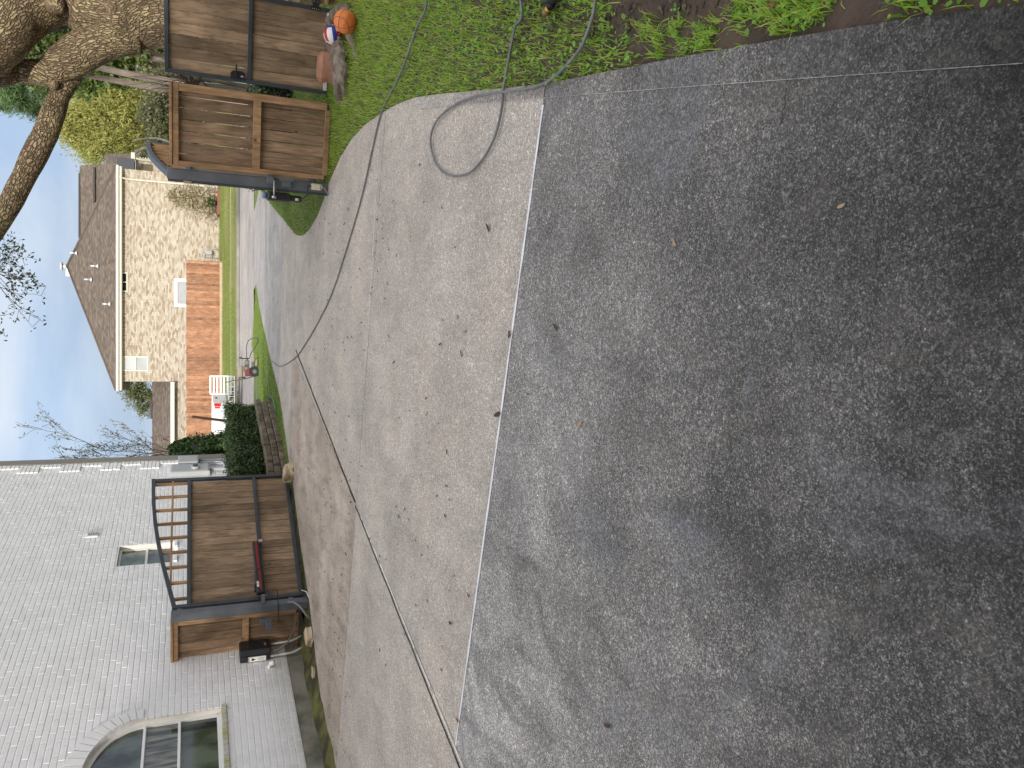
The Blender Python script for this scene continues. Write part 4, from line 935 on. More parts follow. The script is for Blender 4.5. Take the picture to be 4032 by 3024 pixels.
loopB = [gpt(1085, 199, .045), gpt(1130, 193, .02), gpt(1165, 184, .02), gpt(1190, 172, .02), gpt(1215, 150, .03), gpt(1250, 110, .035), gpt(1265, 80, .035), gpt(1280, 35, .035), gpt(1286, 0, .035)]
e2 = loopB[-1]; tail = [e2+Vector((.3, -.1, 0)), e2+Vector((.9, .4, 0)), e2+Vector((1.0, 1.4, 0))]
mb = MB(); mb.tube(smooth_path(hp1+loopA[:0]), .0085, 8)
mb.tube(smooth_path([hp1[-1]]+[loopA[0]+Vector((.9, .5, 0))]+loopA+loopB+tail), .0074, 10)
tag(mb.build('pressure_hose', m_hosegrey), 'long grey pressure hose crossing the driveway and looping beside the grass', 'hose')

# black tool with a brass fitting, half out of the picture on the grass
t = thing('sprayer_tool', 'black plastic tool with a brass fitting lying in the grass at the picture edge', 'tool', (*G(1200, 5), 0))
b = MB(); c0 = Vector((*G(1204, 8), .03)); ax = Vector((*G(1146, -8), .03))-c0
b.tube(smooth_path([c0+Vector((.02, -.10, .01)), c0+Vector((.015, -.03, .03)), c0+ax*.5+Vector((.06, 0, .02)), c0+ax+Vector((.09, .04, .0)), c0+ax*1.8+Vector((.2, .1, 0))]), [.02, .05, .05, .05, .045, .045, .042, .04, .04, .038, .036, .034, .032, .03, .03, .03, .03, .028, .028, .028, .028, .028, .026, .026, .026, .026, .026, .026, .026, .026, .026, .026, .02], 12)
b.build('body', m_black, t)
b = MB(); q0 = Vector((*G(1196, 22), .03)); b.tube([q0+Vector((.02, -.04, 0)), q0+Vector((-.0, -.02, 0))], .022, 10); b.build('collar', m_black, t)
b = MB(); b.tube([q0+Vector((0, -.02, 0)), q0+Vector((-.005, .03, 0))], .019, 12); b.tube([q0+Vector((-.003, .005, 0)), q0+Vector((-.004, .014, 0))], .023, 12); b.build('brass_fitting', m_brass, t)

# balls
def text_mesh(txt, size):
    cu = bpy.data.curves.new('t', 'FONT'); cu.body = txt; cu.size = size; cu.align_x = 'CENTER'; cu.align_y = 'CENTER'; cu.resolution_u = 2
    o = bpy.data.objects.new('t', cu); COL.objects.link(o); bpy.context.view_layer.update()
    me = bpy.data.meshes.new_from_object(o); vs = [v.co.copy() for v in me.vertices]; fs = [tuple(p.vertices) for p in me.polygons]
    bpy.data.objects.remove(o); bpy.data.curves.remove(cu); bpy.data.meshes.remove(me); return vs, fs
def text_on_ball(txt, size, c, r, dirv, upv, mat, parent, nm):
    vs, fs = text_mesh(txt, size); n = Vector(dirv).normalized(); u = Vector(upv); u = (u-n*u.dot(n)).normalized(); rt = u.cross(n)
    out = []
    for v in vs: out.append(Vector(c)+(n*r+rt*v.x+u*v.y).normalized()*(r*1.006))
    b = MB(); b.add(out, fs); b.build(nm, mat, parent)
BR_ = .12; gb = G(794, 58); bc = Vector((gb[0], gb[1]+.04, BR_+.005))
bc = D(1395, 92, 8.05, src=True); bc.z = .125
t = thing('basketball', 'orange basketball with black seams, on the grass in front of the side gate', 'ball', (bc.x, bc.y, 0))
b = MB(); b.sphere(bc, BR_, 40, 26); b.build('skin', M('orange_rubber', (.72, .20, .045), .55, (.80, .25, .07), 6, 6, .25, 260, dist=.002), t)
Q = Matrix.Rotation(R(28), 3, 'Y') @ Matrix.Rotation(R(-35), 3, 'X') @ Matrix.Rotation(R(20), 3, 'Z')
def ringpts(f, n=64): return [bc+(Q @ Vector(f(2*math.pi*i/n))).normalized()*BR_*.9985 for i in range(n+1)]
mseam = M('black_seam', (.015, .012, .01), .6)
for f in (lambda a: (math.cos(a), math.sin(a), 0), lambda a: (math.cos(a), 0, math.sin(a)), lambda a: (.62+.0*math.cos(a), .78*math.cos(a), .78*math.sin(a)), lambda a: (-.62, .78*math.cos(a), .78*math.sin(a))):
    b = MB(); b.tube(ringpts(f), .0022, 5, caps=False); b.build('seam', mseam, t)
m_faint = M('faint_brown_print', (.40, .12, .035), .6)
tocam = (Vector((0, 0, CAMH))-bc).normalized()
text_on_ball('ALL-STAR', .042, bc, BR_, tocam+Vector((.15, 0, -.15)), Vector((.45, 0, 1)), m_faint, t, 'lettering')
text_on_ball('SPALDING', .028, bc, BR_, tocam+Vector((-.05, 0, .55)), Vector((.45, 0, 1)), m_faint, t, 'lettering')
VR = .106; vc = D(1330, 141, 8.85, src=True); vc.z = .118
t = thing('volleyball', 'white, red and blue striped volleyball resting between the gate and the tree root', 'ball', (vc.x, vc.y, 0))
m_vw, m_vr, m_vb = M('ball_white', (.78, .78, .78), .45), M('ball_red', (.52, .02, .035), .45), M('ball_blue', (.03, .045, .30), .45)
Qv = Matrix.Rotation(R(-24), 3, 'Z') @ Matrix.Rotation(R(-30), 3, 'X') @ Matrix.Rotation(R(-14), 3, 'Y')
bm = bmesh.new(); bmesh.ops.create_cube(bm, size=2.0); bmesh.ops.subdivide_edges(bm, edges=bm.edges[:], cuts=8, use_grid_fill=True)
faces = {}
for f in bm.faces:
    c = f.calc_center_median(); ax_ = max(range(3), key=lambda i: abs(c[i])); sg = c[ax_] > 0; o1 = c[(ax_+1) % 3]
    st_i = int((o1+1)/2*2.999); col = (0, 1, 2, 0, 1, 0, 2, 1, 0)[(st_i+ax_*3+(2 if sg else 0)) % 9]
    if ax_ == 1 and not sg: col = (2, 0, 1)[st_i]
    if ax_ == 2 and not sg: col = (0, 1, 0)[st_i]
    faces.setdefault((ax_, sg, st_i, col), []).append([v.co.copy() for v in f.verts])
for (ax_, sg, st_i, col), fl in faces.items():
    b = MB()
    for vs in fl:
        b.add([vc+(Qv @ v.normalized())*VR for v in vs], [(0, 1, 2, 3)], 0, None, True)
    b.build('ball_panel', (m_vw, m_vr, m_vb)[col], t, fixn=False)
bm.free()
tv = (Vector((0, 0, CAMH))-vc).normalized()
text_on_ball('mo', .05, vc, VR, tv+Vector((.0, 0, -.75)), Vector((-.4, 0, 1)), m_vw, t, 'lettering')
# red stone, rocks, root
def rock(name, c, sz, mat, label, seed, rz=0, cat='rock', amp=.16, sub=2):
    r = random.Random(seed); bm = bmesh.new(); bmesh.ops.create_cube(bm, size=2); bmesh.ops.bevel(bm, geom=bm.edges[:], offset=.3, segments=1, affect='EDGES')
    bmesh.ops.triangulate(bm, faces=bm.faces[:]); bmesh.ops.subdivide_edges(bm, edges=bm.edges[:], cuts=sub)
    off = Vector((r.random()*9, r.random()*9, r.random()*9)); from mathutils import noise
    for v in bm.verts:
        n = noise.noise(v.co*1.1+off); n2 = noise.noise(v.co*3+off); v.co *= 1+amp*n*1.6+amp*.4*n2
    me = bpy.data.meshes.new(name)
    for v in bm.verts: v.co = Vector((v.co.x*sz[0]/2, v.co.y*sz[1]/2, v.co.z*sz[2]/2))
    bm.to_mesh(me); bm.free(); me.materials.append(mat); o = bpy.data.objects.new(name, me); COL.objects.link(o); o.location = c; o.rotation_euler = (0, 0, rz)
    return tag(o, label, cat)
rs = rock('red_stone', (3.74, 9.24, .10), (.34, .20, .26), m_redstone, 'red sandstone block leaning on the foot of the side gate beside the volleyball', 3, R(-22), 'stone', .07, 1)
lr = rock('limestone_rock', (-1.52, 13.60, .07), (.24, .30, .19), m_rock, 'pale tan limestone rock under the free end of the left gate leaf', 5, R(35), amp=.3)
lr2 = rock('pale_rock', (-3.62, 11.30, .05), (.26, .16, .10), m_rock, 'small pale rock in the moss below the narrow fence panel', 9, R(50))
lr3 = rock('flat_stone', (-4.05, 11.05, .02), (.16, .10, .05), m_rock, 'flat mossy stone chip near the black control box', 12, R(10))

# ------------------------------------------------------------------ retaining wall, shrubs behind it
RW = [G(p, q) for p, q in [(588, 862), (598, 905), (610, 950), (618, 990), (626, 1045)]]
t = thing('retaining_wall', 'low brown stone block retaining wall below the box hedge', 'wall', (RW[2][0], RW[2][1], 0))
me = piece_mesh('stone', (.29, .18, .118), m_block, .016)
for i in range(3):
    off = .15*(i % 2); L0 = 0
    pts = [Vector((p[0]-.10-.02*i, p[1], 0)) for p in RW]; seg = [(pts[k+1]-pts[k]).length for k in range(4)]; tot = sum(seg); s0 = off
    while s0 < tot:
        q = s0; k = 0
        while k < 3 and q > seg[k]: q -= seg[k]; k += 1
        p = pts[k].lerp(pts[k+1], min(1, q/seg[k])); d = pts[k+1]-pts[k]
        place('stone', me, t, (p.x+random.uniform(-.01, .01), p.y, hh(p.y)+.045+i*.122), (random.uniform(-.03, .03), random.uniform(-.02, .02), math.atan2(d.y, d.x)+random.uniform(-.06, .06)), (random.uniform(.94, 1.0), 1, 1)); s0 += .30
def leafcloud(name, parent, mat, P, size, seed=1, aspect=.5, label=None, kind=None, nrm=None, droop=0.):
    """rhombus leaves at points P (n,3)"""
    r = np.random.default_rng(seed); n = len(P); a = r.normal(size=(n, 3)); a[:, 2] -= droop; a /= np.linalg.norm(a, axis=1)[:, None]
    c = r.normal(size=(n, 3)); c -= a*(a*c).sum(1)[:, None]; c /= np.linalg.norm(c, axis=1)[:, None]
    s = size*(.55+.9*r.random(n))[:, None]; V = np.empty((n, 4, 3)); V[:, 0] = P-a*s*.5; V[:, 2] = P+a*s*.5; V[:, 1] = P+c*s*aspect*.5; V[:, 3] = P-c*s*aspect*.5
    og = ORG[parent.name] if parent is not None else Vector(); V -= np.array(og)
    o = np_mesh(name, V.reshape(-1, 3), [(0, 1, 2, 3)], 4, r.random(n), [mat])
    if parent is not None: o.parent = parent
    if kind: o['kind'] = kind
    return o
def box_pts(n, c, d, rz, seed, thick=.14, jag=.06, top_round=0, taper=0):
    r = np.random.default_rng(seed); u = r.random((n, 3))-.5
    f = r.integers(0, 6, n)
    wts = r.random(n)*thick
    for k in range(3):
        for sgn, fi in ((-1, 2*k), (1, 2*k+1)):
            mk = f == fi; u[mk, k] = sgn*(.5-wts[mk]/d[k])
    P = u*np.array(d)+r.normal(size=(n, 3))*jag*.5
    nz = vnoise(P[:, :2]+P[:, 2:3]*.7+seed, 2.3, seed)-.5; P += (u/np.linalg.norm(u, axis=1)[:, None])*nz[:, None]*jag*2.4
    if taper: P[:, 0] = np.where(u[:, 0] > 0, P[:, 0]*(1-taper*1.2*(u[:, 2]+.5)), P[:, 0])
    if top_round: P[:, 2] -= top_round*((u[:, 0]*2)**2+(u[:, 1]*2)**2)*(u[:, 2]+.5)*d[2]*.25
    cz, sz = math.cos(rz), math.sin(rz); Q = P.copy(); Q[:, 0] = P[:, 0]*cz-P[:, 1]*sz+c[0]; Q[:, 1] = P[:, 0]*sz+P[:, 1]*cz+c[1]; Q[:, 2] = P[:, 2]+c[2]
    return Q
def hedge(name, label, c, d, rz, n, mat, size, seed, thick=.14, jag=.06, core=.80, tr=0, taper=0):
    t = thing(name, label, 'hedge', (c[0], c[1], hh(c[1])))
    leafcloud('foliage', t, mat, box_pts(n, c, d, rz, seed, thick, jag, tr, taper), size, seed, .55)
    b = MB(); b.box(c, (d[0]*core*(1-taper*.5), d[1]*core, d[2]*core), Matrix.Rotation(rz, 3, 'Z'), ch=.05); b.build('dark_core', m_dark, t)
    b = MB(); r = random.Random(seed)
    for k in range(16):
        x, y = (r.random()-.5)*d[0]*.85, (r.random()-.5)*d[1]*.9; q = Vector(c)+Matrix.Rotation(rz, 3, 'Z') @ Vector((x, y, 0))
        b.tube([(q.x, q.y, 0.2), (q.x+r.uniform(-.1, .1), q.y+r.uniform(-.1, .1), c[2])], .012, 5)
    b.build('stem', m_twig, t); return t
hd = Vector((.32, .947, 0)); hz = math.atan2(hd.y, hd.x)-math.pi/2
hedge('box_hedge', 'square clipped dark green box hedge behind the low stone wall', (-1.45, 16.45, .60), (.95, 3.55, .62), hz, 42000, m_hedge, .042, 21, .16, .06)
hedge('tall_hedge', 'taller glossy green hedge rising against the corner of the white house', (-1.85, 21.7, .98), (1.25, 2.6, 2.05), R(-4), 26000, m_hedge2, .085, 22, .2, .12, .62, 0, .6)
soilb = sheet('planting_bed', [(RW[0][0]-.15, RW[0][1]+.3), (RW[2][0]-.18, RW[2][1]), (RW[4][0]-.2, RW[4][1]), (-3.0, 14.6), (-1.9, 21.3), (-.9, 21)], m_soil, .30)
b = MB()
for k in range(3):
    b.tube([(-1.63+.13*math.cos(a)+.02*k, 15.15+.05*k, .47+.13*math.sin(a)) for a in [i*math.pi/9 for i in range(19)]], .014, 6, caps=False)
tag(b.build('coiled_hose', M('purple_blue_hose', (.05, .045, .13), .4)), 'coiled purple blue hose tucked under the hedge above the stone wall', 'hose')
ghp = [gpt(x, y, .02) for x, y in [(565, 815), (562, 790)]]
b = MB(); b.tube(smooth_path([D(545, 905, 18.2), gpt(558, 860, .02), gpt(563, 830, .02), gpt(575, 792, .02), gpt(578, 800, .02), gpt(582, 850, .02), gpt(590, 862, .02), gpt(594, 880, .05), D(600, 905, 16.25), D(601, 925, 16.0), D(590, 948, 15.7), D(570, 975, 15.6), D(556, 1000, 15.8)]), .012, 7)
tag(b.build('garden_hose', m_hosegreen), 'green garden hose running through the grass and over the stone wall into the hedge', 'hose')
b = MB(); b.tube(smooth_path([gpt(560, 700, .015), gpt(561, 740, .02), gpt(562, 790, .02), gpt(558, 870, .02)]), .012, 7); tag(b.build('garden_hose', m_hosegreen), 'second green hose lying straight in the grass beside the pressure washer', 'hose')

# bare shrub over the tall hedge
def shrub_branches(base, n, h, spread, r0, seed, levels=3, bias=(0, 0, 0)):
    r = random.Random(seed); segs = []; tips = []
    def grow(p, d, ln, rad, lv):
        pts = [p]; rr = [rad]; q = p.copy(); dd = d.copy()
        for k in range(5):
            dd = (dd+Vector((r.uniform(-.22, .22), r.uniform(-.22, .22), r.uniform(-.1, .16)))).normalized(); q = q+dd*ln/5; pts.append(q.copy()); rr.append(rad*(1-.15*(k+1)))
            if lv < levels and r.random() < .8:
                sd = (dd+Vector((r.uniform(-1, 1), r.uniform(-1, 1), r.uniform(-.2, .6)))*.8).normalized(); grow(q.copy(), sd, ln*r.uniform(.35, .6), rad*.55, lv+1)
        segs.append((pts, rr)); tips.append((q.copy(), dd.copy(), lv)); 
        for k in range(2, 6): tips.append((pts[k].copy(), dd.copy(), lv))
    for k in range(n):
        a = r.random()*6.28; d = Vector((math.cos(a)*spread, math.sin(a)*spread, 1))+Vector(bias); grow(Vector(base), d.normalized(), h*r.uniform(.75, 1.1), r0, 1)
    return segs, tips
base = (-1.95, 22.8, 1.2); t = thing('bare_shrub', 'tall bare shrub with few leaves and seed pods, above the hedge by the white house', 'shrub', (base[0], base[1], hh(base[1])))
segs, tips = shrub_branches(base, 5, 3.1, .13, .018, 5, 4, (-.02, 0, 0))
b = MB(); b.tube([(base[0], base[1], hh(22.8)), base], .03, 6)
for p, rr in segs: b.tube(p, [max(x, .0045) for x in rr], 4, caps=False)
b.build('branches', M('pale_twig', (.17, .13, .10), .9), t)
P = np.array([tuple(q) for q, d, lv in tips if lv >= 3]); rr_ = np.random.default_rng(5); sel_ = P[rr_.random(len(P)) < .5]; sel_ = np.repeat(sel_, 2, 0)+rr_.normal(size=(len(sel_)*2, 3))*.04
leafcloud('seed_pods', t, m_pod, sel_, .075, 6, .3)

# ------------------------------------------------------------------ pressure washer
wx, wy = G(560, 803); wz = hh(wy); t = thing('pressure_washer', 'petrol pressure washer with a red engine and two black wheels on the lawn', 'pressure washer', (wx, wy, wz))
V3 = lambda a, y, z: Vector((wx+a, wy+y, wz+z))                      # a runs to the picture's right of the scene
for y in (-.24, .24):
    b = MB(); b.cyl(V3(0, y-.04, .155), V3(0, y+.04, .155), .155, 24); wh = b.build('wheel', m_rubber, t)
    b = MB(); b.cyl(V3(0, y-.05, .155), V3(0, y+.05, .155), .07, 16); b.build('rim', M('wheel_rim', (.10, .10, .10), .5), wh)
    b = MB(); b.cyl(V3(0, y-.058, .155), V3(0, y+.058, .155), .014, 8); b.build('hub', m_bolt, wh)
b = MB()
for y in (-.17, .17):
    b.tube(smooth_path([V3(.38, y, .03), V3(.37, y, .14), V3(.05, y, .19), V3(-.13, y, .20), V3(-.20, y, .34), V3(-.27, y, .70), V3(-.33, y, .98)], 4), .014, 8)
b.tube([V3(-.33, -.17, .98), V3(-.33, .17, .98)], .016, 8); b.tube([V3(-.26, -.17, .66), V3(-.26, .17, .66)], .01, 8); b.tube([V3(.38, -.17, .05), V3(.38, .17, .05)], .014, 8)
b.build('frame', M('grey_tube_frame', (.13, .12, .115), .4, metal=.3), t)
b = MB(); b.box(V3(.06, 0, .20), (.46, .36, .03)); b.build('deck', m_steel2, t)
b = MB(); b.box(V3(-.02, 0, .31), (.24, .30, .20), ch=.03); b.build('engine', M('red_cowl', (.20, .03, .035), .4), t)
b = MB(); b.box(V3(.09, 0, .37), (.16, .26, .16), ch=.02); b.cyl(V3(.10, -.13, .40), V3(.10, -.16, .40), .05, 12); b.build('cylinder_block', m_eng, t)
b = MB(); b.box(V3(.0, 0, .55), (.36, .30, .14), ch=.035); b.build('fuel_tank', m_tank, t)
b = MB(); b.box(V3(-.18, 0, .50), (.05, .22, .20), ch=.01); b.build('air_cleaner', m_black, t)
b = MB(); b.box(V3(.26, 0, .36), (.18, .16, .14), ch=.02); b.cyl(V3(.34, 0, .36), V3(.42, 0, .36), .035, 12); b.build('pump', m_eng, t)
b = MB(); b.box(V3(.28, 0, .12), (.22, .28, .14), ch=.02); b.build('foot_tray', m_tank, t)
b = MB(); b.cyl(V3(.40, -.02, .30), V3(.40, -.02, .52), .018, 8); b.box(V3(.42, -.02, .55), (.05, .04, .07)); b.build('hose_outlet', m_black, t)
b = MB(); b.tube(smooth_path([V3(.42, -.02, .36), V3(.62, -.04, .38), V3(.80, -.05, .37), V3(.98, -.05, .28), V3(1.02, -.08, .08), V3(.85, -.1, .02)]), .010, 6)
b.tube(smooth_path([V3(.40, .02, .28), V3(.56, 0, .24), V3(.75, -.02, .12), V3(.95, -.05, .03), V3(1.05, -.1, .02)]), .012, 6); b.build('whip_hose', m_hoseblk, t)
b = MB(); b.tube([V3(.0, -.45, .03), V3(-.12, -.55, .03), V3(-.42, -.6, .03)], .012, 6); b.box(V3(-.06, -.5, .04), (.16, .03, .05), Matrix.Rotation(.5, 3, 'Z')); tag(b.build('spray_lance', m_hoseblk), 'dark spray gun and lance lying in the grass below the pressure washer wheel', 'spray lance')

# ------------------------------------------------------------------ pickup truck
tx, ty = -.72, 39.2; rzt = R(180-16); RT = Matrix.Rotation(rzt, 3, 'Z'); tz = hh(ty)
t = thing('pickup_truck', 'white pickup truck parked in the street behind the hedge, tail towards the ramp', 'pickup truck', (tx, ty, tz))
TV = lambda x, y, z: Vector((tx, ty, tz))+RT @ Vector((x, y, z))     # x forwards from the tailgate, y to its left
def tb(nm, x0, x1, y0, y1, z0, z1, mt, ch=.02, parent=None, lab=None):
    b = MB(); b.box(TV((x0+x1)/2, (y0+y1)/2, (z0+z1)/2), (x1-x0, y1-y0, z1-z0), RT, ch=ch); return b.build(nm, mt, parent or t, label=lab)
W2 = .87
def side(y0, y1):
    b = MB(); prof = [(0, .55), (0, 1.30), (1.95, 1.30), (1.95, .45), (1.62, .45)]
    prof += [(1.17+.46*math.cos(a), .42+.46*math.sin(a)) for a in [i*math.pi/10 for i in range(0, 11)]][0:]+[(.66, .50)]
    N_ = len(prof); vs = [TV(x, y0, z) for x, z in prof]+[TV(x, y1, z) for x, z in prof]
    b.add(vs, [tuple(range(N_)), tuple(reversed(range(N_, 2*N_)))]+[(i, i+N_, (i+1) % N_+N_, (i+1) % N_) for i in range(N_)]); return b
side(W2-.06, W2).build('bed_side', m_truck, t, fixn=True); side(-W2, -W2+.06).build('bed_side', m_truck, t, fixn=True)
tb('bed_floor', .05, 1.95, -W2+.06, W2-.06, .62, .68, m_truck); tg = tb('tailgate', -.03, .04, -W2+.12, W2-.12, .68, 1.29, m_truck)
b = MB(); b.box(TV(-.032, -.1, 1.12), (.02, .20, .09), RT, ch=.004); b.build('handle', m_black, tg)
b = MB()
for yy in (.52, .40): b.box(TV(-.034, yy, .80), (.008, .09, .035), RT)
b.build('badge', M('grey_badge', (.3, .32, .35), .4), tg)
for y in (-W2+.06, W2-.06):
    lm = tb('tail_light', -.03, .10, y-.065, y+.065, .93, 1.24, m_redlight, .012); tb('reverse_lamp', -.034, .095, y-.06, y+.06, .80, .93, m_label, .01, lm)
    tb('side_reflector', .10, .20, y-.063, y+.063, .97, 1.22, m_redlight, .01, lm)
tb('bumper', -.16, -.04, -W2+.02, W2-.02, .45, .62, M('chrome_bumper', (.5, .5, .52), .2, metal=.8), .03)
b = MB(); b.box(TV(-.3, 0, .42), (.35, .5, .12), RT, ch=.02); b.build('hitch', m_black, t)
cb = MB(); prof = [(2.0, .45), (2.0, 1.32), (2.22, 1.78), (2.5, 1.83), (3.35, 1.80), (3.95, 1.28), (5.1, 1.15), (5.2, .5)]
N_ = len(prof); cw = [W2, W2, W2-.14, W2-.16, W2-.16, W2-.02, W2-.05, W2-.08]
vs = [TV(x, w_, z) for (x, z), w_ in zip(prof, cw)]+[TV(x, -w_, z) for (x, z), w_ in zip(prof, cw)]
cb.add(vs, [tuple(range(N_)), tuple(reversed(range(N_, 2*N_)))]+[(i, i+N_, (i+1) % N_+N_, (i+1) % N_) for i in range(N_)]); cb.build('cab', m_truck, t, fixn=True)
def quadp(nm, pts, mt):
    b = MB(); n = (Vector(pts[1])-Vector(pts[0])).cross(Vector(pts[2])-Vector(pts[0])).normalized(); b.add([Vector(p) for p in pts]+[Vector(p)+n*.01 for p in pts], [(0, 1, 2, 3), (7, 6, 5, 4)]+[(i, i+4, (i+1) % 4+4, (i+1) % 4) for i in range(4)]); return b.build(nm, mt, t, fixn=True)
quadp('rear_window', [TV(2.03, .70, 1.36), TV(2.03, -.70, 1.36), TV(2.19, -.64, 1.72), TV(2.19, .64, 1.72)], M('brownish_glass', (.16, .12, .09), .1, (.30, .26, .18), 3))
for s_ in (1, -1): quadp('side_window', [TV(2.30, s_*.862, 1.36), TV(3.70, s_*.862, 1.36), TV(3.28, s_*.735, 1.74), TV(2.42, s_*.735, 1.76)], m_glassd)
for x in (1.17, 4.25):
    for y in (-W2+.14, W2-.14):
        b = MB(); b.cyl(TV(x, y-.12, .36), TV(x, y+.12, .36), .36, 24); wh = b.build('wheel', m_rubber, t); b = MB(); b.cyl(TV(x, y-.125, .36), TV(x, y+.125, .36), .21, 16); b.build('rim', m_bolt, wh)
b = MB(); b.cyl(TV(2.02, 0, 1.86), TV(2.02, 0, 1.80), .05); b.box(TV(2.02, .0, 1.80), (.05, .5, .04), RT); b.build('roof_lamp', m_redlight, t)
b = MB(); b.tube([TV(2.6, -.6, 1.82), TV(2.5, -.6, 2.6)], .004, 4); b.build('aerial', m_black, t)
# white cargo carrier and folded ramp behind the truck
rx, ry = -.05, 38.4; rzz = hh(ry); t = thing('loading_ramp', 'white slatted loading ramp standing folded on a carrier behind the truck', 'ramp', (rx, ry, rzz))
q = lambda x, y, z: Vector((rx+x, ry+y, rzz+z))
for xx in (-.42, .42):
    b = MB(); b.box(q(xx, 0, .92), (.05, .05, 1.0)); b.build('side_rail', m_wtrim, t)
for k in range(7):
    b = MB(); b.box(q(0, 0, .50+k*.15), (.80, .03, .075)); b.build('slat', m_wtrim, t)
for z in (.36, .62):
    b = MB(); b.box(q(-.30, -.35, z), (1.45, .05, .055)); b.build('carrier_rail', m_wtrim, t)
for k in range(7):
    b = MB(); b.box(q(-.98+k*.226, -.35, .49), (.035, .04, .22)); b.build('carrier_bar', m_wtrim, t)
b = MB(); b.box(q(-.30, -.05, .33), (1.45, .6, .05)); b.build('carrier_floor', m_black, t)
# tree stake
b = MB(); s0, s1 = D(487, 909, 26.5), D(415, 900, 26.5); b.tube([(s0.x, 26.5, hh(26.5)), s0, s1], .045, 6); sk = b.build('stake', M('rusty_stake', (.13, .06, .035), .8))
tag(sk, 'thin rusty brown stake standing between the hedge and the white truck', 'stake')

# ================================================================== FAR HOUSE
HY = 50.2
def FP_(x, y, Y=HY, dz=0): v = D(x, y, Y); return Vector((v.x, v.y, v.z+dz))
wr, wl = FP_(400, 377).x, FP_(400, 824).x; ez = FP_(257, 600).z; wing_l = -11.0; wing_z = FP_(370, 900).z
fh = thing('tan_brick_house', 'two storey tan brick house with a brown hip roof, across the street', 'house', ((wr+wl)/2, HY, 0))
mb = MB(); mb.box(((wr+wl)/2, HY+4.5, ez/2), (wr-wl, 9, ez)); mb.box(((wl+wing_l)/2, HY+3.5, wing_z/2), (wl-wing_l-.01, 7, wing_z)); mb.build('wall', m_ltmort, fh)
mb = MB(); BLF, CF = .235, .078
w1 = [FP_(263, 773).x, FP_(263, 829).x]; 
def wrect(x0, x1, y0, y1): 
    a, b_ = FP_(x0, y0), FP_(x1, y1); return (min(a.x, b_.x), max(a.x, b_.x), min(a.z, b_.z), max(a.z, b_.z))
WR = [wrect(259, 276, 588, 631), wrect(264, 321, 769, 802), wrect(376, 409, 601, 664)]
for side_x0, side_x1, zt in ((wl, wr, ez-.14), (wing_l, wl, wing_z)):
    c = 0; z = .02
    soldier = zt-.24
    while z < zt-.02:
        if z > soldier:                               # soldier course of upright bricks under the eave
            x = side_x0
            while x < side_x1-.04:
                if not any(a-.05 < x+.04 < b_+.05 and d0 > z for a, b_, c0, d0 in WR): mb.box((x+.04, HY-.008, soldier+.12), (.068, .03, .22))
                x += .078
            break
        x = side_x0-(c % 2)*BLF/2
        while x < side_x1:
            x0, x1 = max(x, side_x0), min(x+BLF, side_x1); xm, zm = (x0+x1)/2, z+CF/2
            if x1-x0 > .03 and not any(a+.0 < xm < b_ and c0 < zm < d0 for a, b_, c0, d0 in WR):
                vs = [(x0+.005, HY-.016, z+.005), (x1-.005, HY-.016, z+.005), (x1-.005, HY-.016, z+CF-.005), (x0+.005, HY-.016, z+CF-.005), (x0, HY+.002, z), (x1, HY+.002, z), (x1, HY+.002, z+CF), (x0, HY+.002, z+CF)]
                mb.add(vs, [(0, 1, 2, 3), (4, 5, 1, 0), (3, 2, 6, 7), (5, 6, 2, 1), (4, 0, 3, 7)])
            x += BLF
        z += CF; c += 1
mb.build('brick_field', m_ltbrick, fh, kind='stuff')
b = MB(); b.box((FP_(300, 647).x, HY-.025, (FP_(376, 647).z+ez-.4)/2), (.03, .02, ez-.4-FP_(376, 647).z)); b.build('expansion_joint', m_ltmort, fh)
# roof of the main block: hip with courses of shingles
def shingles(mb, quad, course=.135, tab=.24, lift=.012):
    """lay overlapping courses on a quad given as eave-left, eave-right, top-right, top-left"""
    el, er, tr, tl = [Vector(p) for p in quad]; up = ((tl+tr)/2-(el+er)/2); n = (er-el).cross(up).normalized()
    if n.z < 0: n = -n
    Ls = up.length; nc = max(2, int(Ls/course))
    for i in range(nc):
        f0, f1 = i/nc, (i+1.25)/nc; a0, b0_ = el.lerp(tl, f0), er.lerp(tr, f0); a1, b1 = el.lerp(tl, min(f1, 1)), er.lerp(tr, min(f1, 1)); w_ = (b0_-a0).length; nt = max(1, int(w_/tab)); off = random.random()/nt
        prev = 0.
        for k in range(nt+1):
            t1_ = min(1., (k+1)/nt-off) if k < nt else 1.
            if t1_ <= prev+.001: continue
            t0_ = prev; prev = t1_; lf = lift+random.uniform(0, .006)
            mb.add([a0.lerp(b0_, t0_)+n*lf, a0.lerp(b0_, t1_)+n*lf, a1.lerp(b1, t1_)+n*.002, a1.lerp(b1, t0_)+n*.002, a0.lerp(b0_, t0_)-n*.01, a0.lerp(b0_, t1_)-n*.01], [(0, 1, 2, 3), (4, 5, 1, 0)])
OV = .42; ye = HY-OV
eL, eR = FP_(254, 843, ye), FP_(247, 358, ye); zE = (eL.z+eR.z)/2; pk = FP_(146, 575, HY+4.6); tz_ = pk.z
E1, E2 = Vector((eL.x, ye, zE)), Vector((eR.x, ye, zE)); AP = Vector((pk.x, HY+4.6, tz_)); APb = Vector((pk.x, HY+7.5, tz_)); B1, B2 = Vector((eL.x, HY+9.8, zE)), Vector((eR.x, HY+9.8, zE))
mb = MB(); shingles(mb, (E1, E2, AP+Vector((.05, 0, 0)), AP-Vector((.05, 0, 0))))
o_ = mb.build('roof', m_shing, fh, kind=None); roof = o_
mb = MB()
for q in ([E1, AP, APb, B1], [E2, B2, APb, AP], [B1, APb, B2]): mb.poly([p-Vector((0, 0, .01)) for p in q])
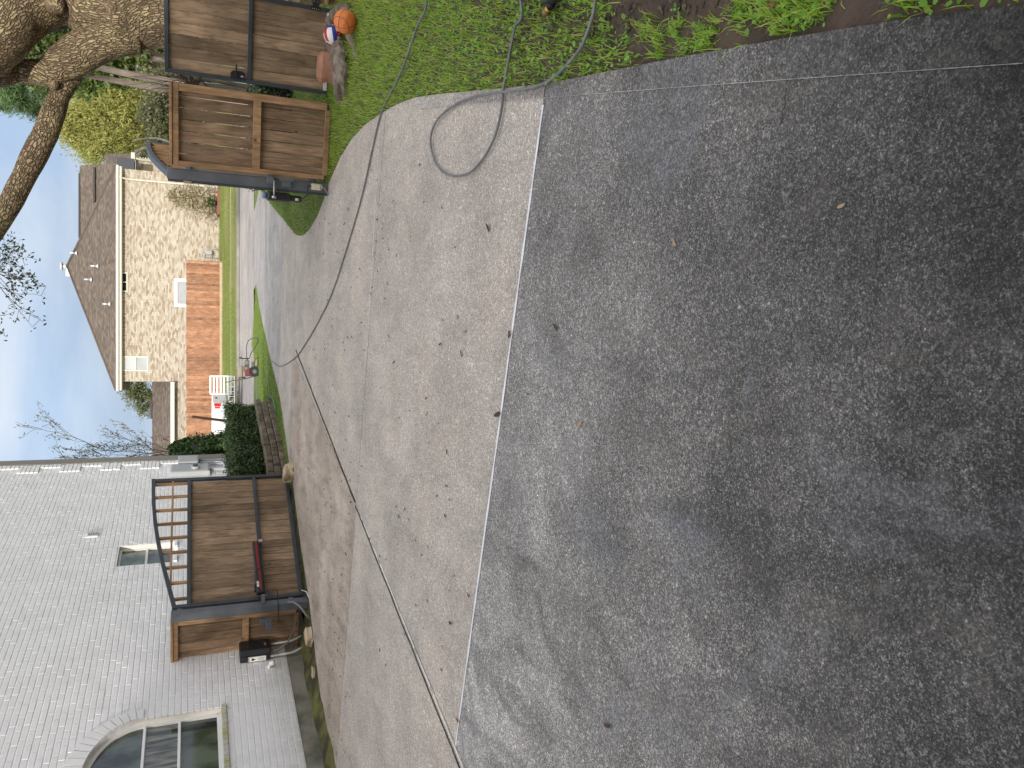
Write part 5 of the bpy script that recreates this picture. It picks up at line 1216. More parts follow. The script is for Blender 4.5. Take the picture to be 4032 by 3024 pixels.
mb.poly([E1-Vector((0, 0, .03)), B1-Vector((0, 0, .03)), B2-Vector((0, 0, .03)), E2-Vector((0, 0, .03))]); mb.poly([p-Vector((0, 0, .012)) for p in (E1, E2, AP)]); mb.build('roof_slope', m_shing, fh)
m_hip = M('hip_cap_shingle', (.10, .077, .06), .9, (.14, .11, .085), 3)
mb = MB(); mb.tube([E2+Vector((0, 0, .02)), AP+Vector((0, 0, .03))], .075, 6); mb.tube([E1+Vector((0, 0, .02)), AP+Vector((0, 0, .03))], .055, 6); mb.tube([AP, APb], .08, 6); mb.build('hip_cap', m_hip, roof)
b = MB(); b.box(((E1.x+E2.x)/2, ye-.03, zE-.075), (E2.x-E1.x+.1, .13, .14), ch=.02); b.build('gutter', m_gutter, fh)
b = MB(); b.box(((E1.x+E2.x)/2, ye+.04, zE-.20), (E2.x-E1.x+.02, .04, .14)); b.build('fascia', m_gutter, fh)
b = MB(); b.box(((E1.x+E2.x)/2, ye+.24, zE-.29), (E2.x-E1.x, .40, .03)); b.build('soffit', M('soffit', (.5, .48, .42), .8), fh)
ds = FP_(300, 389, HY-.1); b = MB(); b.tube([(ds.x, ye, zE-.15), (ds.x, HY-.12, zE-.5), (ds.x, HY-.10, zE-.7), (ds.x, HY-.10, .25), (ds.x, HY-.2, .08)], .055, 6); b.build('downspout', m_gutter, fh)
# pipes through the roof and the chimney cap at the peak
def on_roof(x, y):
    r = ray(x, y); n = (E2-E1).cross(AP-E1).normalized(); o = Vector((0, 0, CAMH)); d = Vector(r); return o+d*((E1-o).dot(n)/d.dot(n))
m_galv = M('pale_galvanised', (.62, .64, .68), .35, metal=.4)
for (x, y) in ((167, 547), (213, 575), (199, 604), (239, 657)):
    p = on_roof(x, y); b = MB(); b.cyl(p, p+Vector((0, 0, .12)), .17, 12, r2=.06); b.cyl(p+Vector((0, 0, .10)), p+Vector((0, 0, .42)), .05, 8); b.build('vent_pipe', m_galv, roof)
b = MB(); pc = AP+Vector((.0, .2, 0)); b.cyl(pc, pc+Vector((0, 0, .32)), .16, 12); b.cyl(pc+Vector((0, 0, .30)), pc+Vector((0, 0, .40)), .27, 12); b.build('flue', m_galv, roof)
b = MB(); b.box(pc+Vector((-.35, .05, .0)), (.5, .25, .22)); b.build('flue_flashing', m_wtrim, roof)
# windows
def hwin(rc, name, frame, mats, split, lab=None):
    a, b_, c0, d0 = rc; o = MB(); fw = .07 if frame is None else frame
    for (x0, x1, z0, z1) in ((a, b_, c0, c0+fw), (a, b_, d0-fw, d0), (a, a+fw, c0+fw, d0-fw), (b_-fw, b_, c0+fw, d0-fw)): o.box(((x0+x1)/2, HY-.03, (z0+z1)/2), (x1-x0, .06, z1-z0))
    w_ = o.build('window', m_gutter if frame is None else m_wtrim, fh, label=lab)
    if split == 'v':
        o = MB(); xm = (a+b_)/2; o.box((xm, HY-.03, (c0+d0)/2), (.05, .045, d0-c0-2*fw)); o.build('bar', m_gutter, w_)
        for (x0, x1), mt in zip(((a+fw, xm), (xm, b_-fw)), mats): o = MB(); o.box(((x0+x1)/2, HY-.008, (c0+d0)/2), (x1-x0, .01, d0-c0-fw)); o.build('pane', mt, w_)
    elif split == 'h':
        zm = (c0+d0)/2; o = MB(); o.box(((a+b_)/2, HY-.03, zm), (b_-a-2*fw, .045, .05)); o.build('bar', m_gutter, w_)
        for (z0, z1), mt in zip(((c0+fw, zm), (zm, d0-fw)), mats): o = MB(); o.box(((a+b_)/2, HY-.008, (z0+z1)/2), (b_-a-2*fw, .01, z1-z0)); o.build('pane', mt, w_)
    else:
        o = MB(); o.box(((a+b_)/2, HY-.008, (c0+d0)/2), (b_-a-2*fw, .01, d0-c0-2*fw)); o.build('pane', mats[0], w_)
m_bright = M('white_blind_behind_glass', (.50, .52, .54), .3)
hwin(WR[0], 'w', None, (m_glassd, m_glassd), 'v', 'small high window of two dark panes under the eave')
hwin(WR[1], 'w', None, (m_glassb, m_bright), 'h', 'upper sash window with white blinds')
hwin((WR[2][0], WR[2][1], WR[2][2]-.3, WR[2][3]), 'w', .19, (m_glassb,), '', 'wide white framed window above the cedar fence')
# wing roof on the left
wy_ = HY-.35; q1, q2 = Vector((wing_l-.3, wy_, wing_z+.02)), Vector((wl-.02, wy_, wing_z+.02))
tlp = FP_(333, 955, HY+2.6); trp = FP_(314, 870, HY+2.6)
T1, T2 = Vector((FP_(320, 965, HY+2.6).x, HY+2.6, wing_z+1.15)), Vector((wl-.02, HY+2.6, wing_z+1.15))
mb = MB(); shingles(mb, (Vector((FP_(365, 1040, wy_).x, wy_, wing_z)), q2, T2, Vector((FP_(330, 975, HY+2.6).x, HY+2.6, T2.z)))); mb.build('wing_roof', m_shing, fh)
mb = MB(); mb.poly([q1-Vector((0, 0, .02)), q2-Vector((0, 0, .02)), T2-Vector((0, 0, .02)), T1-Vector((1.5, 0, .02))]); mb.build('roof_slope', m_shing, fh)
b = MB(); b.box(((q1.x+q2.x)/2, wy_-.03, wing_z-.08), (q2.x-q1.x, .14, .22), ch=.02); b.build('gutter', m_gutter, fh)
b = MB(); b.box((FP_(318, 884, HY+2.5).x, HY+2.6, T2.z+.05), (1.2, .25, .1)); b.build('ridge_vent', M('dark_vent', (.06, .05, .045), .7), fh)
# higher roof behind on the right, its lower extension and the slate grey end
yb = HY+7.; a = FP_(172, 358, yb); bb = FP_(180, 452, yb); c = FP_(258, 352, HY+3.); dd_ = FP_(256, 470, HY+3.)
mb = MB(); shingles(mb, (Vector((dd_.x-2, HY+3., c.z)), Vector((c.x, HY+3., c.z)), Vector((a.x, yb, a.z)), Vector((bb.x-2.5, yb, a.z-.02)))); mb.build('back_roof', m_shing, fh)
b = MB(); b.box(((a.x+bb.x)/2-1.2, yb, a.z+.02), (abs(a.x-bb.x)-.2+1.6, .2, .08)); b.build('ridge_vent', M('dark_vent2', (.06, .05, .045), .7), fh)
p = D(206, 400, HY+5.4); b = MB(); b.box((p.x, HY+5.3, p.z+.06), (2.2, .25, .10)); b.build('ridge_vent', M('dark_vent3', (.06, .05, .045), .7), fh)
y3 = HY+5.; a = FP_(228, 331, HY+9.); c = FP_(283, 333, y3); x0 = FP_(283, 400, y3).x
mb = MB(); shingles(mb, (Vector((x0, y3, c.z)), Vector((c.x, y3, c.z)), Vector((a.x, HY+9., a.z)), Vector((FP_(228, 400, HY+9.).x, HY+9, a.z)))); mb.build('side_roof', m_shing, fh)
b = MB(); b.box(((x0+c.x)/2, y3-.05, c.z-.12), (c.x-x0+.2, .15, .24), ch=.02); b.build('gutter', m_gutter, fh)
xr = FP_(300, 341, y3+.4).x; b = MB(); b.box(((x0+xr)/2, y3+1.2, c.z/2-.1), (xr-x0, 1.6, c.z-.3)); b.build('side_wall', m_ltmort, fh)
mb = MB(); z = .05; cc_ = 0
while z < c.z-.35:
    x = x0-(cc_ % 2)*.12
    while x < xr:
        if x > x0-.05 and min(x+.235, xr)-x > .05: mb.box((x+.1175, y3+.395, z+.039), (.222, .02, .066))
        x += .235
    z += .078; cc_ += 1
mb.build('brick_field', m_ltbrick, fh, kind='stuff')
sx = FP_(340, 349, y3+.3).x; b = MB(); b.tube([(sx, y3, c.z-.2), (sx, y3+.3, c.z-.6), (sx, y3+.3, .1)], .07, 6); b.build('downspout', m_gutter, fh)
g1, g2 = FP_(252, 368, HY+2.9), FP_(282, 345, HY+2.9); b = MB(); b.box(((g1.x+g2.x)/2, HY+3.4, (g1.z+g2.z)/2-.1), (abs(g1.x-g2.x)+.2, .9, abs(g1.z-g2.z)+.2)); b.build('gable_face', m_gray_face, fh)
for k in range(2):
    g = FP_(300, 352 + k*4, HY+1)
# gas meter, planter, cedar fence
gm = FP_(463, 549, 50.0); t = thing('gas_meter', 'grey gas meter on pipes at the foot of the tan house wall', 'gas meter', (gm.x, HY-.3, 0))
b = MB(); b.box((gm.x+.05, HY-.28, .62), (.26, .2, .34), ch=.04); b.cyl((gm.x+.05, HY-.28, .78), (gm.x+.05, HY-.28, .86), .07, 10); b.build('body', m_grey_p, t)
b = MB(); b.tube([(gm.x+.28, HY-.2, 0), (gm.x+.28, HY-.2, 1.02), (gm.x+.05, HY-.25, 1.04), (gm.x+.05, HY-.25, .8)], .03, 6); b.tube([(gm.x-.25, HY-.2, 0), (gm.x-.25, HY-.2, .9), (gm.x-.05, HY-.25, .92), (gm.x-.05, HY-.25, .75)], .03, 6); b.tube([(gm.x-.25, HY-.2, .5), (gm.x+.28, HY-.2, .5)], .02, 6); b.build('pipe', m_grey_p, t)
pxl, pxr = FP_(475, 466, 49.4).x, FP_(475, 410, 49.4).x; pz = hh(49.4)
t = thing('planted_vine', 'pale leafy vine on a wire frame in a brown edged bed against the tan house', 'vine', ((pxl+pxr)/2, 49.4, 0))
b = MB(); b.box(((pxl+pxr)/2, 49.4, .08), (pxr-pxl, .8, .24), ch=.03); b.build('bed_edging', M('reddish_edging', (.22, .10, .065), .85), t)
b = MB()
for x in (FP_(450, 412, 49.5).x, FP_(450, 459, 49.5).x): b.tube([(x, 49.45, .1), (x, 49.45, 1.0), (x-.05, 49.6, 1.02)], .02, 5)
b.build('wire_frame', m_barkgrey, t)
r_ = np.random.default_rng(9); n = 2600; u = r_.random(n); cx0 = FP_(430, 427, 49.6).x; tt = u**.9
topv = FP_(366, 419, 49.6); botv = FP_(468, 440, 49.6)
Pv = np.c_[botv.x+(topv.x-botv.x)*tt+r_.normal(size=n)*(.62*(1-tt)**.6*.75+.10), 49.55+r_.normal(size=n)*.12, botv.z+(topv.z-botv.z)*tt+r_.normal(size=n)*.12]
leafcloud('foliage', t, leafmat('pale_vine_leaf', [(.26, .26, .12), (.50, .46, .30), (.66, .60, .48), (.28, .17, .10)], .35), Pv, .16, 9, .5)
b = MB()
for k in range(5): b.tube([(botv.x+(k-2)*.12, 49.55, .2), (botv.x+(topv.x-botv.x)*.5+(k-2)*.18, 49.55, 1.4), (topv.x+(k-2)*.08, 49.55, topv.z-.2)], .016, 5)
b.build('stem', m_barkgrey, t)
pf = FP_(470, 462, 49.3); t = thing('potted_plant', 'small dark pot with green leaves in the bed under the vine', 'potted plant', (pf.x+.6, 49.2, .1)); b = MB(); b.cyl((pf.x+.6, 49.1, .2), (pf.x+.6, 49.1, .42), .13, 12, r2=.17); b.build('pot', m_black, t)
leafcloud('foliage', t, m_hedge2, np.array([pf.x+.6, 49.1, .55])+r_.normal(size=(120, 3))*.13, .12, 4)
# cedar privacy fence
fx1, fx0 = D(477, 567, 48).x, -9.0; ft = 1.86
t = thing('cedar_fence', 'orange cedar picket privacy fence in front of the tan brick house', 'fence', ((fx0+fx1)/2, 48, 0))
me = piece_mesh('picket', (.136, .018, 1.80), m_cedar, .003); x = fx1-.07; zb = hh(48)
k = 0
while x > fx0:
    place('picket', me, t, (x, 48+random.uniform(-.006, .006), zb+.16+.90+random.uniform(-.012, .012)), (0, random.uniform(-.004, .004), 0)); x -= .1415; k += 1
y = 48.1
while y < HY-.1:
    place('picket', me, t, (fx1+.02, y, zb+.16+.90), (0, 0, R(90))); y += .1415
b = MB(); b.box(((fx0+fx1)/2, 47.97, zb+.08), (fx1-fx0, .035, .17), ch=.004); b.build('base_board', m_cedarb, t)
b = MB(); b.box((fx1+.04, 49.1, zb+.08), (.035, 2.2, .17), ch=.004); b.build('base_board', m_cedarb, t)
for z in (.4, 1.0, 1.7):
    b = MB(); b.box(((fx0+fx1)/2, 48.04, zb+.1+z), (fx1-fx0, .04, .08)); b.build('rail', m_cedarb, t)

# ================================================================== FALLEN LEAVES
lmats = [M('leaf_dark_brown', (.075, .035, .020), .7), M('leaf_rust', (.17, .075, .038), .7), M('leaf_tan', (.36, .26, .15), .7), M('leaf_yellow', (.42, .33, .07), .65)]
lme = []
for k in range(8):
    r = random.Random(k); Lf, Wf, cu = 1.0, r.uniform(.3, .42), r.uniform(.1, .55); vs = []; fs = []
    for i in range(6):
        f = i/5; ww = Wf*math.sin(math.pi*min(max(f*.94+.03, .0), 1))**.8/2; x = (f-.5)*Lf; zc = cu*(abs(f-.45)**2)*1.3
        vs += [(x, -ww, zc+ww*r.uniform(.2, .9)), (x, 0, zc), (x, ww, zc+ww*r.uniform(.2, .9))]
    for i in range(5):
        for j in range(2): fs.append((i*3+j, i*3+j+1, (i+1)*3+j+1, (i+1)*3+j))
    b = MB(); b.add(vs, fs, 0, None, True); mt = lmats[(0, 1, 0, 1, 0, 2, 1, 3)[k]]; o = b.build('fallen_leaf', mt); lme.append(o.data); bpy.data.objects.remove(o)
def fleaf(x, y, s, k, label, group, z=.006):
    o = bpy.data.objects.new('fallen_leaf', lme[k]); COL.objects.link(o); o.location = (x, y, hh(y)+z); o.rotation_euler = (random.uniform(-.3, .3), random.uniform(-.3, .3), random.uniform(0, 6.28)); o.scale = (s, s, s)
    tag(o, label, 'leaf', group); return o
SPEC = [(1823, 445, 5, .028, 'pale tan leaf fragment on the dark concrete, right of its middle'), (1460, 523, 5, .036, 'tan curled leaf on the dark concrete nearest the white joint and the curb'), (1257, 915, 5, .045, 'long leaf on the dark slab below the middle of the white joint'),
        (1143, 851, 0, .028, 'dark leaf just below the middle of the white joint'), (1204, 706, 0, .05, 'curled brown leaf right below the white joint, right of centre'), (1317, 1566, 0, .055, 'dark brown leaf on the dark slab at its left side'),
        (991, 1555, 1, .06, 'rust leaf caught where the two white joints meet'), (1015, 1287, 1, .05, 'rust leaf just above the white joint on the left'), (976, 1346, 0, .055, 'dark brown leaf left on the pale slab above the joint'), (1079, 895, 0, .07, 'dark leaf lodged in a gap of the white joint'),
        (1104, 722, 0, .06, 'dark leaf stuck in the white joint right of centre'), (822, 1404, 3, .05, 'yellow leaf on the left part of the drive'), (725, 1366, 3, .05, 'yellow leaf near the mossy edge'), (1058, 492, 0, .06, 'dark brown leaf alone on the pale slab near the hose loop'), (1007, 716, 5, .05, 'round tan leaf beside a pale one in the middle of the pale slab'),
        (999, 763, 5, .055, 'cream curled leaf in the middle of the pale slab')]
for (x, y, k, s, lab) in SPEC:
    q_ = G(x, y); fleaf(q_[0], q_[1], s, k, lab, None)
r = random.Random(31); cnt = 0
zones = [(690, 1240, 110, 'left'), (850, 700, 60, 'mid'), (700, 550, 70, 'right'), (660, 800, 45, 'far')]
labs = {'left': 'small brown leaf in the litter strewn along the left side of the drive', 'mid': 'small curled leaf scattered on the pale middle of the drive', 'right': 'small brown leaf strewn near the right gate post and hose', 'far': 'tiny brown leaf scattered on the far part of the drive'}
for (cx_, cy_, n_, key) in zones:
    k = 0
    while k < n_:
        if key == 'left': x, y = r.uniform(660, 760), r.uniform(1000, 1640)
        elif key == 'mid': x, y = r.triangular(770, 1060, 840), r.uniform(330, 1450)
        elif key == 'right': x, y = r.uniform(668, 840), r.uniform(440, 760)
        else: x, y = r.uniform(642, 760), r.uniform(720, 1080)
        q_ = G(x, y)
        if key == 'left' and q_[0] < -3.2-(12-q_[1])*.9: continue
        kk = r.choice([0, 0, 1, 0, 1, 2, 6, 5]); tone = {0: 'dark brown', 2: 'dark brown', 4: 'dark brown', 1: 'rust brown', 3: 'rust brown', 6: 'rust brown', 5: 'pale tan'}[kk]
        where = {'left': 'left side of the drive, level with the '+('open gate leaf' if y < 1280 else 'narrow fence panel' if y < 1420 else 'white house window'), 'mid': 'middle of the pale slab, '+('near the hose loop' if y < 600 else 'at its centre' if y < 1000 else 'towards the white house'), 'right': 'drive near the right gate post, '+('below the hose' if x > 740 else 'beyond the cross joint'), 'far': 'far part of the drive, '+('by the stone wall' if y > 900 else 'by the lawn tip')}[key]
        fleaf(q_[0], q_[1], r.uniform(.022, .046), kk, tone+' leaf on the '+where, 'fallen leaves, '+key+' part of the driveway'); k += 1
for (x, y, k, s, lab) in [(1290, 70, 2, .07, 'tan leaf lying on the bare soil near the lower hose'), (560+620, 0+125, 5, .05, 'cream leaf in the clover by the hose'), (1675, 15, 1, .07, 'rust leaf on the bare soil near the picture edge'), (1530, 40, 2, .05, 'small tan leaf on bare soil between two weed tufts')]:
    q_ = G(x, y); fleaf(q_[0], q_[1], s, k, lab, None, .01)
b = MB(); q_ = [gpt(1598, 4, .01), gpt(1585, 15, .02), gpt(1572, 30, .01), gpt(1563, 48, .008)]; b.tube(q_, .003, 5); tag(b.build('fallen_twig', m_twig), 'thin bent twig on the bare soil near the curb', 'twig')
# chalk marks
ck = MB()
for (x0, y0, x1, y1, w_) in ((905, 1620, 935, 1650, .016), (880, 1590, 885, 1640, .03), (886, 1600, 893, 1655, .02)):
    p0, p1 = Vector((*G(x0, y0), .0012)), Vector((*G(x1, y1), .0012)); d = (p1-p0).normalized(); n_ = Vector((-d.y, d.x, 0)); N_ = 26
    for i in range(N_):
        if random.random() < .3: continue
        a_, b_ = p0.lerp(p1, i/N_), p0.lerp(p1, (i+.9)/N_); ww = w_*random.uniform(.2, .6); of = n_*random.uniform(-.3, .3)*w_; ck.add([a_+of-n_*ww/2, a_+of+n_*ww/2, b_+of+n_*ww/2, b_+of-n_*ww/2], [(0, 1, 2, 3)])
ck.build('chalk_mark', M('chalk_white_lilac', (.62, .62, .70), .95), drive)

# ================================================================== TREES
BARK = bpy.data.materials.new('oak_bark'); BARK.use_nodes = True; t_ = BARK.node_tree; b_ = t_.nodes['Principled BSDF']; Lk = t_.links.new; Nn = t_.nodes.new
b_.inputs['Roughness'].default_value = .92; b_.inputs['Specular IOR Level'].default_value = .15
uvn = Nn('ShaderNodeTexCoord'); mp_ = Nn('ShaderNodeMapping'); mp_.inputs['Scale'].default_value = (1, .33, 1); Lk(uvn.outputs['UV'], mp_.inputs[0])
nd = Nn('ShaderNodeTexNoise'); nd.inputs['Scale'].default_value = 14; Lk(uvn.outputs['Object'], nd.inputs['Vector'])
mxv = Nn('ShaderNodeMix'); mxv.data_type = 'VECTOR'; mxv.inputs[0].default_value = .045; Lk(mp_.outputs[0], mxv.inputs[4]); Lk(nd.outputs['Color'], mxv.inputs[5])
vo = Nn('ShaderNodeTexVoronoi'); vo.feature = 'DISTANCE_TO_EDGE'; vo.inputs['Scale'].default_value = 34; Lk(mxv.outputs[1], vo.inputs['Vector'])
vc_ = Nn('ShaderNodeTexVoronoi'); vc_.inputs['Scale'].default_value = 34; Lk(mxv.outputs[1], vc_.inputs['Vector'])
cr = Nn('ShaderNodeValToRGB'); cr.color_ramp.elements[0].position = .02; cr.color_ramp.elements[1].position = .24; cr.color_ramp.elements[0].color = (.17, .13, .10, 1); cr.color_ramp.elements[1].color = (.38, .305, .235, 1); Lk(vo.outputs['Distance'], cr.inputs[0])
n2_ = Nn('ShaderNodeTexNoise'); n2_.inputs['Scale'].default_value = 2.4; n2_.inputs['Detail'].default_value = 6; Lk(uvn.outputs['Object'], n2_.inputs['Vector'])
c2_ = Nn('ShaderNodeValToRGB'); c2_.color_ramp.elements[0].position = .35; c2_.color_ramp.elements[1].position = .68; c2_.color_ramp.elements[0].color = (.72, .66, .58, 1); c2_.color_ramp.elements[1].color = (1.1, 1.12, .88, 1); Lk(n2_.outputs['Fac'], c2_.inputs[0])
mm_ = Nn('ShaderNodeMix'); mm_.data_type = 'RGBA'; mm_.blend_type = 'MULTIPLY'; mm_.inputs[0].default_value = 1; Lk(cr.outputs[0], mm_.inputs[6]); Lk(c2_.outputs[0], mm_.inputs[7])
hsv = Nn('ShaderNodeSeparateColor'); Lk(vc_.outputs['Color'], hsv.inputs[0]); mr_ = Nn('ShaderNodeMapRange'); mr_.inputs[3].default_value = .82; mr_.inputs[4].default_value = 1.3; Lk(hsv.outputs[0], mr_.inputs[0])
sc_ = Nn('ShaderNodeVectorMath'); sc_.operation = 'SCALE'; Lk(mm_.outputs[2], sc_.inputs[0]); Lk(mr_.outputs[0], sc_.inputs['Scale']); Lk(sc_.outputs[0], b_.inputs['Base Color'])
mh = Nn('ShaderNodeMapRange'); mh.inputs[1].default_value = 0; mh.inputs[2].default_value = .22; Lk(vo.outputs['Distance'], mh.inputs[0])
bp_ = Nn('ShaderNodeBump'); bp_.inputs['Strength'].default_value = 1; bp_.inputs['Distance'].default_value = .022; Lk(mh.outputs[0], bp_.inputs['Height']); Lk(bp_.outputs[0], b_.inputs['Normal'])
from mathutils import noise as mno
def limb(mb, pts, rs, n=28, seed=0, amp=.10, fr=1.):
    P_ = smooth_path(pts, 7); N_ = len(P_); m_ = len(rs)-1; rr = []
    for i in range(N_):
        f = i/(N_-1)*m_; k = min(int(f), m_-1); rr.append(rs[k]+(rs[k+1]-rs[k])*(f-k))
    s0 = len(mb.v); mb.tube(P_, rr, n, caps=True); 
    for i in range(N_):
        for k in range(n):
            j = s0+i*n+k; v = Vector(mb.v[j]); c_ = P_[i]; d_ = v-c_; q_ = mno.noise(v*2.2*fr+Vector((seed, 0, 0)))*amp*1.3+mno.noise(v*7*fr+Vector((seed, 3, 0)))*amp*.5
            mb.v[j] = tuple(c_+d_*(1+q_))
oy = 11.6
sp = lambda x, y, Y=oy: D(x, y, Y, src=True)
t = thing('oak_tree', 'big old oak with rough brown bark behind the side gate, limbs spreading over the drive', 'tree', (5.1, oy, 0))
mb = MB(); tb0 = sp(645, 92)
limb(mb, [(tb0.x+.22, oy+.05, -.15), (tb0.x+.20, oy, .5), (tb0.x+.08, oy, 1.2), tb0, sp(500, 80), sp(420, 95)], [.62, .50, .40, .33, .36, .42, .40], 40, 1, .09)
mb.build('trunk', BARK, t)
mb = MB(); limb(mb, [sp(520, 118), sp(405, 152), sp(341, 194), sp(300, 222), sp(250, 254), sp(205, 278)], [.30, .28, .25, .25, .23, .19], 34, 2, .10); l1 = mb.build('limb', BARK, t)
mb = MB(); limb(mb, [sp(270, 245), sp(200, 280), sp(135, 283), sp(60, 280), sp(0, 288, 11.5), sp(-60, 300, 11.4), sp(-300, 340, 10.8)], [.20, .19, .155, .145, .165, .15, .10], 26, 3, .12); mb.build('limb', BARK, t)
mb = MB(); limb(mb, [sp(300, 290, 11.75), sp(262, 335, 11.7), sp(232, 385, 11.6), sp(205, 450, 11.4), sp(178, 525, 11.2), sp(142, 602, 11.), sp(95, 695, 10.8), sp(32, 815, 10.5), sp(-60, 960, 10.2), sp(-200, 1150, 9.8), sp(-420, 1350, 9.4)], [.10, .115, .125, .14, .145, .14, .13, .12, .11, .09, .06], 24, 4, .08); mb.build('limb', BARK, t)
mb = MB(); limb(mb, [sp(540, 60), sp(430, 50, 11.6), sp(330, 10, 11.6), sp(240, -8, 11.6), sp(150, 6, 11.5), sp(60, 86, 11.4), sp(0, 150, 11.2), sp(-200, 290, 11.), sp(-500, 330, 10.6)], [.34, .38, .40, .34, .33, .32, .32, .27, .2], 36, 5, .10); mb.build('limb', BARK, t)
mb = MB(); limb(mb, [sp(290, 60, 12.1), sp(256, 80, 12.1), sp(196, 96, 12.2), sp(136, 122, 12.3), sp(90, 165, 12.4), sp(45, 208, 12.5), sp(-20, 235, 12.6), sp(-300, 240, 13)], [.09, .10, .11, .12, .12, .11, .11, .1], 20, 6, .1); mb.build('limb', m_barkdark, t)
mb = MB()
for (x, y, r0) in ((215, 18, .12), (212, 334, .06), (440, 40, .10)):
    mb = MB(); p_ = sp(x, y, 11.26 if r0 > .08 else 11.45); mb.sphere(p_, r0, 14, 10, jit=.05); mb.build('bark_knot', BARK, t)
# roots spreading in front of the gate
rt = MB()
limb(rt, [(4.75, 11.2, .05), (4.5, 10.3, .10), (4.0, 9.35, .03), (3.78, 8.85, .05), (3.58, 8.93, .03), (3.38, 9.0, .0), (3.2, 9.15, -.06)], [.16, .10, .09, .11, .09, .07, .03], 26, 7, .42, 3.2)
limb(rt, [(4.4, 9.6, .04), (4.15, 8.6, .04), (3.85, 8.35, .03), (3.5, 8.2, -.03), (3.0, 8.0, -.08)], [.09, .08, .06, .04, .02], 18, 8, .42, 3.2)
limb(rt, [(3.75, 8.75, .05), (3.5, 8.6, .06), (3.35, 8.65, .02), (3.2, 8.8, -.04)], [.08, .09, .06, .03], 18, 9, .5, 3.6)
rt.build('root', M('dusty_root', (.13, .10, .075), .95, (.30, .25, .20), 7, 9, 1., 26, dist=.04), t)
# crown of the oak: above and beyond the frame, with sprigs that hang into it
m_oak = leafmat('oak_leaf', [(.018, .035, .010), (.035, .065, .015), (.07, .10, .03)], .25, .5)
def blobs(cs, n, seed, shell=.55, jit=.28):
    r = np.random.default_rng(seed); out = []
    tot = sum(c[3]**2 for c in cs)
    for (x, y, z, rad) in cs:
        k = int(n*rad**2/tot); d = r.normal(size=(k, 3)); d /= np.linalg.norm(d, axis=1)[:, None]; rr = rad*(shell+(1-shell)*r.random(k)**.6)
        P_ = d*rr[:, None]*np.array([1, 1, .78])*(1+jit*r.normal(size=(k, 1)))+np.array([x, y, z]); nz = vnoise(P_[:, [0, 2]]+P_[:, 1:2]*.35, 1.6/max(.6, rad)*1.5, seed)*.6+vnoise(P_[:, [0, 2]], 2.3, seed+1)*.4
        out.append(P_[nz > .36])
    return np.concatenate(out)
cr_ = [(7.5, 14.5, 8.6, 2.0), (9.5, 12.5, 8.8, 2.2), (7.6, 10.6, 9.6, 1.7), (11, 10, 8.6, 2.0), (5.0, 13.6, 9.8, 1.3), (2.2, 9.2, 8.6, 1.0)]
leafcloud('crown', t, m_oak, blobs(cr_, 26000, 33), .13, 33, .5)
tw = MB(); LP = []
def sprig(anchor, n, ln, seed, down=.5, dirx=0, leafy=1.):
    r = random.Random(seed)
    for k in range(n):
        d = Vector((r.uniform(-1, 1)+dirx, r.uniform(-.5, .5), -down+r.uniform(-.6, .6))).normalized(); p_ = Vector(anchor); pts = [p_.copy()]
        for i in range(7):
            d = (d+Vector((r.uniform(-.35, .35), r.uniform(-.2, .2), r.uniform(-.35, .2)))).normalized(); p_ = p_+d*ln/7; pts.append(p_.copy())
            if i > 1:
                for q in range(4):
                    if r.random() < leafy: LP.append(tuple(p_+Vector((r.uniform(-.05, .05), r.uniform(-.05, .05), r.uniform(-.05, .05)))))
                if r.random() < .5:
                    e = p_+Vector((r.uniform(-1, 1), r.uniform(-.3, .3), r.uniform(-1, .4))).normalized()*ln*.22; tw.tube([p_.copy(), e], .0025, 3, caps=False)
                    for q in range(3):
                        if r.random() < leafy: LP.append(tuple(e+Vector((r.uniform(-.03, .03), 0, r.uniform(-.03, .03)))))
        tw.tube(pts, [.005-.0005*i for i in range(8)], 4, caps=False)
sprig(sp(-20, 1070, 9.9), 9, .42, 3, .5); sprig(sp(0, 1130, 9.9), 3, .55, 4, .7, -.6, .6); sprig(sp(-60, 1020, 10), 5, .42, 8, .7)
sprig(sp(-20, 930, 10.2), 3, .36, 5, .5, .3, .4); sprig(sp(-60, 1240, 9.8), 2, .3, 6, .6, -.5, .6)
sprig(sp(150, 215, 12.4), 6, .9, 9, .0, 0, 1.); sprig(sp(60, 235, 12.4), 8, .8, 11, .2, 0, 1.)
tw.tube([sp(-200, 1150, 9.8), sp(-30, 1100, 9.9)], .015, 6); tw.tube([sp(-60, 960, 10.2), sp(-20, 920, 10.2)], .01, 6); tw.tube([sp(20, 215, 12.4), sp(150, 215, 12.4)], .008, 5)
tw.build('twigs', m_twig, t, kind='stuff'); leafcloud('twig_leaves', t, m_oak, np.array(LP), .042, 12, .45)

# crape myrtle cut back hard, seen in the gap between the two right-hand panels
my = 15.8; k0 = D(780, 305, my, src=True); k1 = D(800, 338, my, src=True); bs = D(1035, 378, my, src=True)
t = thing('pollarded_myrtle', 'knobbly cut back crape myrtle with thin bare shoots, in the gap beside the side gate', 'small tree', (bs.x, my, 0))
mb = MB(); limb(mb, [(bs.x, my, -.1), bs, D(930, 350, my, src=True), k1], [.07, .055, .05, .06], 12, 20, .2); limb(mb, [(bs.x+.08, my, -.1), D(960, 340, my, src=True), D(860, 318, my, src=True), k0], [.06, .05, .045, .06], 12, 21, .2)
mb.sphere(k0, .085, 12, 8, jit=.15); mb.sphere(k1, .08, 12, 8, jit=.15); mb.build('trunk', m_barkgrey, t)
mb = MB(); r = random.Random(4)
for k in range(46):
    a_ = k0 if k % 2 else k1; e = D(r.uniform(480, 640), r.uniform(120, 560), my+r.uniform(-.6, .6), src=True); mid = a_.lerp(e, .5)+Vector((r.uniform(-.08, .08), 0, r.uniform(.02, .12))); mb.tube([a_, mid, e], [.008, .0055, .003], 4, caps=False)
